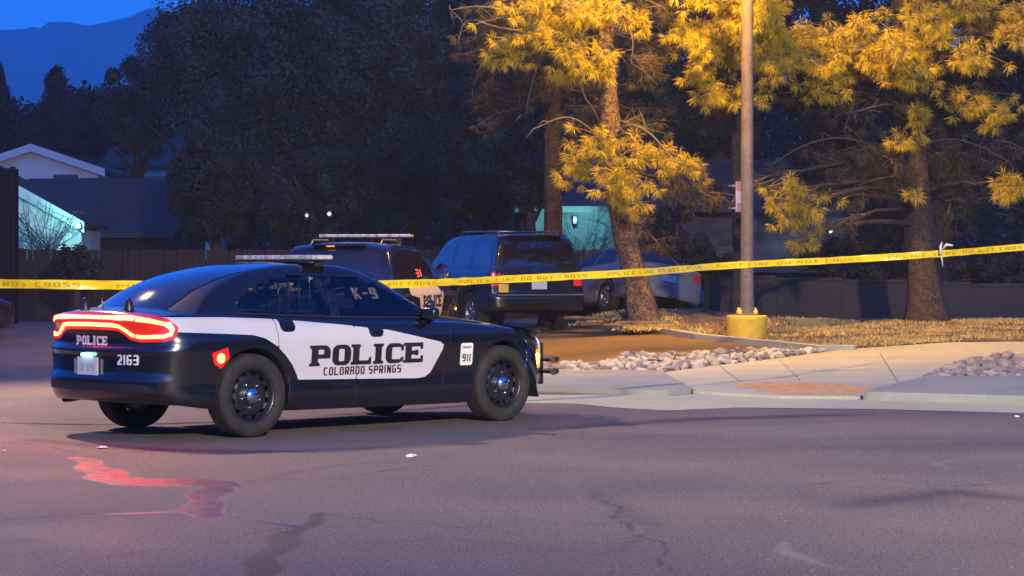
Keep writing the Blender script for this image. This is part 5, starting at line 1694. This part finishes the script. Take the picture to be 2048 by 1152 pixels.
# far wood closing the view under the mountain
n = 170000
uu = rng.uniform(-500, 2700, n); dd = rng.uniform(108, 122, n)
topv = 205 + 22 * np.sin(uu * .021) + 14 * np.sin(uu * .057 + 1) + 9 * np.sin(uu * .13 + 2) + np.where(uu > 380, -60, 0)
ztop_ = CAM_H + (535.7 - topv) / F * 115
zz = .2 + (ztop_ - .2) * rng.uniform(0, 1, n) ** 1.3
P = np.stack([(uu - 1024) / F * 115, dd, zz], 1)
a = rng.normal(0, 1, (n, 3)); a /= np.linalg.norm(a, axis=1)[:, None]
b = np.cross(a, rng.normal(0, 1, (n, 3))); b /= np.linalg.norm(b, axis=1)[:, None]
sz = rng.uniform(.25, .5, n)[:, None]
V = np.stack([P - a * sz * .5, P + b * sz * .35, P + a * sz * .5, P - b * sz * .35], 1).reshape(-1, 3)
k = np.arange(n)[:, None] * 4
me = tris_mesh('treeline', V, np.concatenate([k + [0, 1, 2], k + [0, 2, 3]], 0)); me.materials.append(M['leaf_black'])
tagit(obj('treeline', me), 'far dark wood closing the view behind the houses', 'trees', kind='stuff')

# unseen woods added round the lot to darken what the cars reflect
n = 60000
pth = [(42, 75), (40, 30), (48, -15), (30, -45), (-25, -50), (-52, -10), (-52, 50)]
sg_ = rng.integers(0, len(pth) - 1, n); tt = rng.uniform(0, 1, n); pa = np.array(pth, float)
XY = pa[sg_] * (1 - tt)[:, None] + pa[sg_ + 1] * tt[:, None] + rng.normal(0, 1.6, (n, 2))
hh = 8.5 + 1.5 * np.sin(XY[:, 0] * .4 + XY[:, 1] * .33)
P = np.stack([XY[:, 0], XY[:, 1], .1 + hh * rng.uniform(0, 1, n) ** .8], 1)
a = rng.normal(0, 1, (n, 3)); a /= np.linalg.norm(a, axis=1)[:, None]
b = np.cross(a, rng.normal(0, 1, (n, 3))); b /= np.linalg.norm(b, axis=1)[:, None]
sz = rng.uniform(.4, .8, n)[:, None]
V = np.stack([P - a * sz * .5, P + b * sz * .4, P + a * sz * .5, P - b * sz * .4], 1).reshape(-1, 3)
k = np.arange(n)[:, None] * 4
me = tris_mesh('treeline', V, np.concatenate([k + [0, 1, 2], k + [0, 2, 3]], 0)); me.materials.append(M['leaf_black'])
tagit(obj('treeline', me), 'dark wood round the lot to the right of and behind the camera', 'trees', kind='stuff')

# dark shrubs in front of and behind the wall
def shrub(label, u, d, tv, hw, n, m='leaf_black', vb=600):
    leafy(label, u, d, tv, hw, n=n, leaf=.10, material=m, lumps=16, vbot=vb, name='shrub', group='dark shrubs by the wall')
shrub('dark shrub behind the low wall at the right picture edge', 1990, 53, 500, 110, 7000)
shrub('dark shrub behind the low wall between pole and right pine', 1690, 51, 470, 130, 9000)
shrub('tall dark shrub behind the low wall hiding the house corner', 1780, 56, 380, 110, 11000)
shrub('tall dark shrub hiding the middle of the pale blue house', 1350, 57, 400, 90, 9000)
shrub('dark shrub behind the low wall left of the pole', 1440, 50, 500, 70, 4000)
shrub('dark shrub against the fence behind the left picture edge car', 150, 53, 480, 60, 4000)

# ------------------------------------------------------------------ low wall, fence
def P_at(u, d, z): return Vector(((u - 1024) / F * d, d, z))
w0 = P_at(1412, 47.0, .25); w1 = P_at(2300, 51.0, .10)
wall = thing('block_wall', 'low brown grey masonry wall running behind the pines on the right', 'wall', tuple(w0))
dirw = (w1 - w0); Lw = math.hypot(dirw.x, dirw.y); ang = math.atan2(dirw.y, dirw.x)
wall.rotation_euler = (0, 0, ang)
nseg = 7
for i in range(nseg):
    a0 = Lw * i / nseg; a1 = Lw * (i + 1) / nseg
    top = 1.0 - .32 * (i / nseg)
    bm = bmesh.new(); box(bm, a0 + .004, a1 - .004, -.10, .10, -.6, top, .006); obj('panel', bm, M['wall_block'], wall)
    bm = bmesh.new(); box(bm, a0 - .01, a1 + .01 - .02, -.13, .13, top + .002, top + .07, .012); obj('capping', bm, M['wall_block'], wall)

fx0, fx1, fd = (-160 - 1024) / F * 56, (1240 - 1024) / F * 56, 56.0
fence = thing('board_fence', 'dark brown board fence running behind the police vehicles', 'fence', (fx0, fd, .3))
nb = int((fx1 - fx0) / .145)
bme = bmesh.new(); box(bme, .004, .138, -.012, .012, -.3, 1.62, .004)
bmesh_me = bpy.data.meshes.new('board'); bme.to_mesh(bmesh_me); bme.free(); bmesh_me.materials.append(M['board'])
for i in range(nb):
    o = obj('board', bmesh_me, None, fence, (i * .145, random.uniform(-.006, .006), random.uniform(-.025, .02)), (0, random.uniform(-.006, .006), 0))
for z in (.3, 1.2):
    bm = bmesh.new(); box(bm, 0, fx1 - fx0, .025, .07, z, z + .09, .004); obj('rail', bm, M['board'], fence)
for k in range(8):
    bm = bmesh.new(); x = k * (fx1 - fx0) / 7; box(bm, x - .05, x + .05, .075, .17, -.3, 1.66, .005); obj('post', bm, M['board'], fence)

# ------------------------------------------------------------------ houses
def gable_house(name, label, uc, d, v_apex, u_half, v_eave, v_base, siding, roofm, depth=9, over=.35, win=None, group='houses behind the fence', roof_th=.14):
    """gable faces the camera; apex at (uc, v_apex), eaves u_half px either side at v_eave"""
    x = (uc - 1024) / F * d
    zb = px(0, v_base, d).z; ze = px(0, v_eave, d).z; za = px(0, v_apex, d).z
    hw = u_half * d / F
    root = thing(name, label, 'house', (x, d, 0), 0, group)
    V = [(-hw, 0, zb), (hw, 0, zb), (hw, 0, ze), (0, 0, za), (-hw, 0, ze)]
    V += [(a, depth, c) for a, b, c in V]
    F_ = [(0, 1, 2, 3, 4), (9, 8, 7, 6, 5), (0, 5, 6, 1), (1, 6, 7, 2), (4, 9, 5, 0)]
    obj('wall', (V, F_), siding, root)
    # lapped siding boards on the gable
    sl = (za - ze) / hw
    for s in (-1, 1):
        bm = bmesh.new()
        e = over
        p = [(0, za + .03), (s * (hw + e), ze - sl * e + .03), (s * (hw + e), ze - sl * e + .03 + roof_th), (0, za + .03 + roof_th)]
        vs = [bm.verts.new((a, -.4, b)) for a, b in p] + [bm.verts.new((a, depth + .4, b)) for a, b in p]
        for q in ((0, 1, 2, 3), (7, 6, 5, 4), (0, 4, 5, 1), (1, 5, 6, 2), (2, 6, 7, 3), (3, 7, 4, 0)):
            bm.faces.new([vs[i] for i in q])
        bmesh.ops.recalc_face_normals(bm, faces=bm.faces)
        r_ = obj('roof', bm, roofm, root)
        bm = bmesh.new()
        vs = []
        for yy in (-.45, -.405):
            for a, b in ((0, za - .12), (s * (hw + e + .01), ze - sl * e - .12), (s * (hw + e + .01), ze - sl * e + .05 + roof_th), (0, za + .05 + roof_th)):
                vs.append(bm.verts.new((a, yy, b)))
        for q in ((0, 1, 2, 3), (7, 6, 5, 4), (0, 4, 5, 1), (1, 5, 6, 2), (2, 6, 7, 3), (3, 7, 4, 0)):
            bm.faces.new([vs[i] for i in q])
        bmesh.ops.recalc_face_normals(bm, faces=bm.faces)
        obj('fascia', bm, siding, r_)
    if win:
        for (u0, v0, u1, v1) in win:
            X0 = (u0 - uc) / F * d; X1 = (u1 - uc) / F * d; Z0 = px(0, v1, d).z; Z1 = px(0, v0, d).z
            bm = bmesh.new()
            t = .06
            box(bm, X0, X1, -.05, -.005, Z1 - t, Z1); box(bm, X0, X1, -.05, -.005, Z0, Z0 + t)
            box(bm, X0, X0 + t, -.05, -.005, Z0 + t, Z1 - t); box(bm, X1 - t, X1, -.05, -.005, Z0 + t, Z1 - t)
            w = obj('window', bm, siding, root)
            obj('pane', ([(X0 + t, -.02, Z0 + t), (X1 - t, -.02, Z0 + t), (X1 - t, -.02, Z1 - t), (X0 + t, -.02, Z1 - t)], [(0, 1, 2, 3)]), M['window_dark'], w)
    return root
gable_house('house', 'pale lilac gable end with a dark window under a brown roof, upper left', 66, 92, 298, 130, 342, 520, M['siding_lilac'], M['roofing_pale'], depth=12, win=[(104, 346, 160, 368)])
gable_house('house', 'white gable end lit cyan by a wall lamp, left behind the fence', -55, 66, 330, 218, 452, 520, M['siding_white'], M['roofing'], depth=3, over=.15)

def eave_house(name, label, u0, u1, d, v_eave, v_ridge, siding, roofm, v_base=540, depth=8, wins=(), group='houses behind the fence'):
    x0 = (u0 - 1024) / F * d; x1 = (u1 - 1024) / F * d
    zb = px(0, v_base, d).z; ze = px(0, v_eave, d).z; zr = px(0, v_ridge, d + depth / 2).z
    root = thing(name, label, 'house', ((x0 + x1) / 2, d, 0), 0, group)
    h = (x1 - x0) / 2
    bm = bmesh.new(); box(bm, -h, h, 0, depth, zb, ze - .002); obj('wall', bm, siding, root)
    V = [(-h - .4, -.5, ze - .1), (h + .4, -.5, ze - .1), (h + .4, depth + .5, ze - .1), (-h - .4, depth + .5, ze - .1), (-h - .4, depth / 2, zr), (h + .4, depth / 2, zr),
         ]
    V += [(a, b, c + .16) for a, b, c in V]
    Fs = [(0, 1, 5, 4), (3, 4, 5, 2), (6, 10, 11, 7), (9, 8, 11, 10), (0, 6, 7, 1), (2, 8, 9, 3), (1, 7, 11, 5), (5, 11, 8, 2), (4, 10, 6, 0), (3, 9, 10, 4)]
    bm = bmesh.new(); vs = [bm.verts.new(v) for v in V]
    for f in Fs: bm.faces.new([vs[i] for i in f])
    bmesh.ops.recalc_face_normals(bm, faces=bm.faces)
    obj('roof', bm, roofm, root)
    for (a, b, c, e) in wins:
        X0 = (a - 1024) / F * d - (x0 + x1) / 2; X1 = (c - 1024) / F * d - (x0 + x1) / 2; Z0 = px(0, e, d).z; Z1 = px(0, b, d).z
        bm = bmesh.new(); t = .07
        box(bm, X0, X1, -.06, -.005, Z1 - t, Z1); box(bm, X0, X1, -.06, -.005, Z0, Z0 + t)
        box(bm, X0, X0 + t, -.06, -.005, Z0 + t, Z1 - t); box(bm, X1 - t, X1, -.06, -.005, Z0 + t, Z1 - t)
        w = obj('window', bm, siding, root)
        obj('pane', ([(X0 + t, -.02, Z0 + t), (X1 - t, -.02, Z0 + t), (X1 - t, -.02, Z1 - t), (X0 + t, -.02, Z1 - t)], [(0, 1, 2, 3)]), M['window_dark'], w)
    return root
eave_house('house', 'low dark garage roof in front of the lilac gable house', 20, 330, 76, 470, 366, M['board'], M['roofing'], v_base=540, depth=10)
eave_house('house', 'long roofed house behind the lilac gable, far left', 60, 420, 104, 332, 272, M['siding_lilac'], M['roofing_pale'], v_base=520, depth=10)
eave_house('house', 'pale blue walled house glimpsed behind the pines on the right', 1060, 1690, 60, 418, 330, M['siding_grey'], M['roofing'], v_base=545, depth=9,
           wins=[(1430, 470, 1500, 500), (1330, 470, 1380, 510)])

# lamps on those houses
def wall_lamp(label, u, v, d, power, color, m, r=.08, yoff=-.35, light=True):
    p = px(u, v, d)
    t = thing('wall_lamp', label, 'wall lamp', tuple(p))
    bm = bmesh.new(); box(bm, -.05, .05, 0, .10, -.10, .10, .015); tube(bm, [(0, .05, .08), (0, .30, .08)], .015, 6)
    obj('bracket', bm, M['plastic_black'], t)
    bm = bmesh.new(); bmesh.ops.create_uvsphere(bm, u_segments=16, v_segments=10, radius=r)
    for f in bm.faces: f.smooth = True
    for v_ in bm.verts: v_.co += Vector((0, -.10, 0))
    obj('globe', bm, m, t)
    if light:
        lamp('light_wall_lamp', p + Vector((0, yoff, .05)), p + Vector((-.8, .9, -.4)), power, color, 150, .05)
    return t
CY = (.20, .85, .92)
wall_lamp('cyan white lamp under the eave of the white gable end', 158, 452, 65.4, 210, CY, M['lamp_cyan'], r=.07, yoff=-1.0)
wall_lamp('cyan lamp on the pale house left of the lit pine trunk', 1150, 440, 59.3, 420, CY, M['lamp_cyan'], r=.045, yoff=-.9)
wall_lamp('small cyan lamp on the pale house between pole and right pine', 1660, 462, 59.4, 14, CY, M['lamp_cyan'], r=.05, yoff=-.5)
wall_lamp('small white lamp glimpsed through the trees, right one of the two over the police SUV', 659, 428, 61.5, 3, (1, .95, .75), M['lamp_white'], r=.055, light=False)
wall_lamp('small white lamp glimpsed through the trees, left one of the two over the police SUV', 614, 431, 61.5, 3, (1, .95, .75), M['lamp_white'], r=.045, light=False)
# bare branches that throw a lattice of shadow on the lit walls
def bare_shrub(label, u, d, v0, v1, hw, n=26):
    x = (u - 1024) / F * d; zb = .3
    root = thing('bare_shrub', label, 'shrub', (x, d, zb))
    bm = bmesh.new()
    z0 = px(0, v1, d).z - zb; z1 = px(0, v0, d).z - zb; w = hw * d / F
    tube(bm, [(0, 0, 0), (.03, 0, z0)], [.05, .035], 6)
    for k in range(n):
        a = Vector((random.uniform(-.05, .05), 0, z0 * random.uniform(.6, 1.1)))
        b = Vector((random.uniform(-w, w), random.uniform(-.3, .3), random.uniform(z0 + .1, z1)))
        m_ = a.lerp(b, .5) + Vector((random.gauss(0, .1), 0, random.gauss(.05, .08)))
        tube(bm, [a, m_, b], [.018, .012, .005], 5, cap=False)
        for q in range(3):
            c = m_.lerp(b, random.random()); e = c + Vector((random.gauss(0, .22), random.gauss(0, .1), random.gauss(.05, .2)))
            tube(bm, [c, e], [.007, .004], 4, cap=False)
    obj('branches', bm, M['twig_black'], root)
bare_shrub('bare twiggy shrub in front of the cyan lit gable end', 95, 65.3, 395, 500, 90, 40)
bare_shrub('bare twiggy shrub in front of the cyan lit house wall', 1160, 59.3, 425, 510, 50, 30)

# container at the left edge
cont = thing('storage_container', 'tall black storage container at the left picture edge', 'container', (px(28, 500, 50).x, 50, .25))
H_c = px(0, 336, 50).z - .25
bm = bmesh.new(); box(bm, -2.4, 0, 0, .5, 0, H_c, .02); obj('shell', bm, M['container'], cont)
for k in range(12):
    bm = bmesh.new(); box(bm, -2.36 + k * .2, -2.28 + k * .2, -.03, -.003, .12, H_c - .1, .006); obj('rib', bm, M['container'], cont)
bm = bmesh.new(); box(bm, -.07, .03, -.05, .06, 0, H_c + .03, .008); obj('corner_post', bm, M['container'], cont)

# ------------------------------------------------------------------ power lines
for i, (a, b, sag) in enumerate((((-400, 366, 88), (1500, 312, 88), .9),)):
    bm = bmesh.new(); p0, p1 = px(*a), px(*b)
    tube(bm, [p0.lerp(p1, t / 16) - Vector((0, 0, sag * 4 * (t / 16) * (1 - t / 16) * .2)) for t in range(17)], .03, 5)
    tagit(obj('power_line', bm, M['twig_grey']), 'thin power line crossing in front of the dark trees', 'wire')

# ------------------------------------------------------------------ mountain
ridge = curve([(-9000, 40), (-1500, 150), (-400, 78), (-100, 66), (0, 60), (50, 58), (68, 53), (80, 57), (100, 44), (135, 44), (175, 51), (215, 44), (255, 35), (285, 22), (305, 16), (330, 22), (420, 40), (700, 10), (1100, 50), (1600, 120), (2300, 90), (4000, 200), (9000, 420)])
V_, F_ = [], []
us = list(range(-6000, 8001, 40)) ; us = sorted(set(us + list(range(-60, 420, 6))))
D0, D1 = 2400., 3600.
NR = 14
for u in us:
    top = px(u, ridge(u), D1).z
    for j in range(NR + 1):
        t = j / NR; d = D0 + (D1 - D0) * t
        if j == NR: z = top
        else:
            z = -5 + (top + 5) * (t ** 1.15) + 14 * math.sin(u * .021 + j * 1.7) * t * (1 - t) * 2 + 10 * math.sin(u * .057 - j * 2.1) * t * (1 - t)
        V_.append(((u - 1024) / F * D1 + 20 * math.sin(j * 1.3 + u * .01) * (j < NR), d, z))
n1 = NR + 1
for i in range(len(us) - 1):
    for j in range(NR): F_.append((i * n1 + j, (i + 1) * n1 + j, (i + 1) * n1 + j + 1, i * n1 + j + 1))
smooth(obj('mountain', (V_, F_), M['mountain']))['kind'] = 'structure'

# ------------------------------------------------------------------ small things
def litter(label, u, v, s, cat='litter'):
    x, y = gp(u, v)
    bm = bmesh.new(); bmesh.ops.create_icosphere(bm, subdivisions=2, radius=s)
    for q in bm.verts:
        q.co.z *= .35; q.co.x *= random.uniform(.8, 1.9); q.co *= random.uniform(.7, 1.2)
        q.co.z = max(q.co.z, -s * .2)
    tagit(obj('litter', bm, M['paper'], None, (x, y, terrain(x, y) + s * .25), (0, 0, random.uniform(0, 3))), label, cat, 'litter on the asphalt')
litter('white scrap of paper on the asphalt in front of the rear left wheel of the sedan', 205, 897, .035)
litter('white scrap of paper on the asphalt in the middle foreground', 822, 914, .045)
litter('pale scrap at the left picture edge on the asphalt', 9, 903, .022)
litter('pale pebble on the asphalt at the right picture edge', 2034, 834, .028)
# fallen wood round the foot of the lit pine
for i in range(12):
    u = 1118 + (i * 37) % 220; v = 632 + (i * 13) % 30
    x, y = gp(u, v, mound)
    L_ = random.uniform(.25, .7)
    a = random.uniform(-.4, .4)
    bm = bmesh.new()
    r0 = random.uniform(.035, .07)
    tube(bm, [(-L_ / 2, 0, 0), (-L_ * .1, random.uniform(-.04, .04), .02), (L_ / 2, 0, random.uniform(-.01, .03))], [r0, r0 * .9, r0 * .6], 8)
    for q in bm.verts: q.co.y *= 1.5; q.co.z *= .7
    o = obj('fallen_branch', bm, M['twig'], None, (x, y, mound(x, y) + .07), (0, random.uniform(-.06, .06), a))
    tagit(o, 'piece of fallen wood on the soil round the foot of the lit pine', 'wood', 'fallen wood by the pine')

# ------------------------------------------------------------------ haze
bm = bmesh.new(); box(bm, -7000, 7000, -200, 3900, -2.5, 460)
hz = bpy.data.materials.new('haze'); hz.use_nodes = True
hn = hz.node_tree; hn.nodes.clear()
vo = hn.nodes.new('ShaderNodeVolumePrincipled'); vo.inputs['Color'].default_value = (.85, .9, 1, 1); vo.inputs['Density'].default_value = .00042
vo.inputs['Anisotropy'].default_value = 0.0
ho = hn.nodes.new('ShaderNodeOutputMaterial'); hn.links.new(vo.outputs[0], ho.inputs['Volume'])
h = obj('haze', bm, hz); h['kind'] = 'stuff'
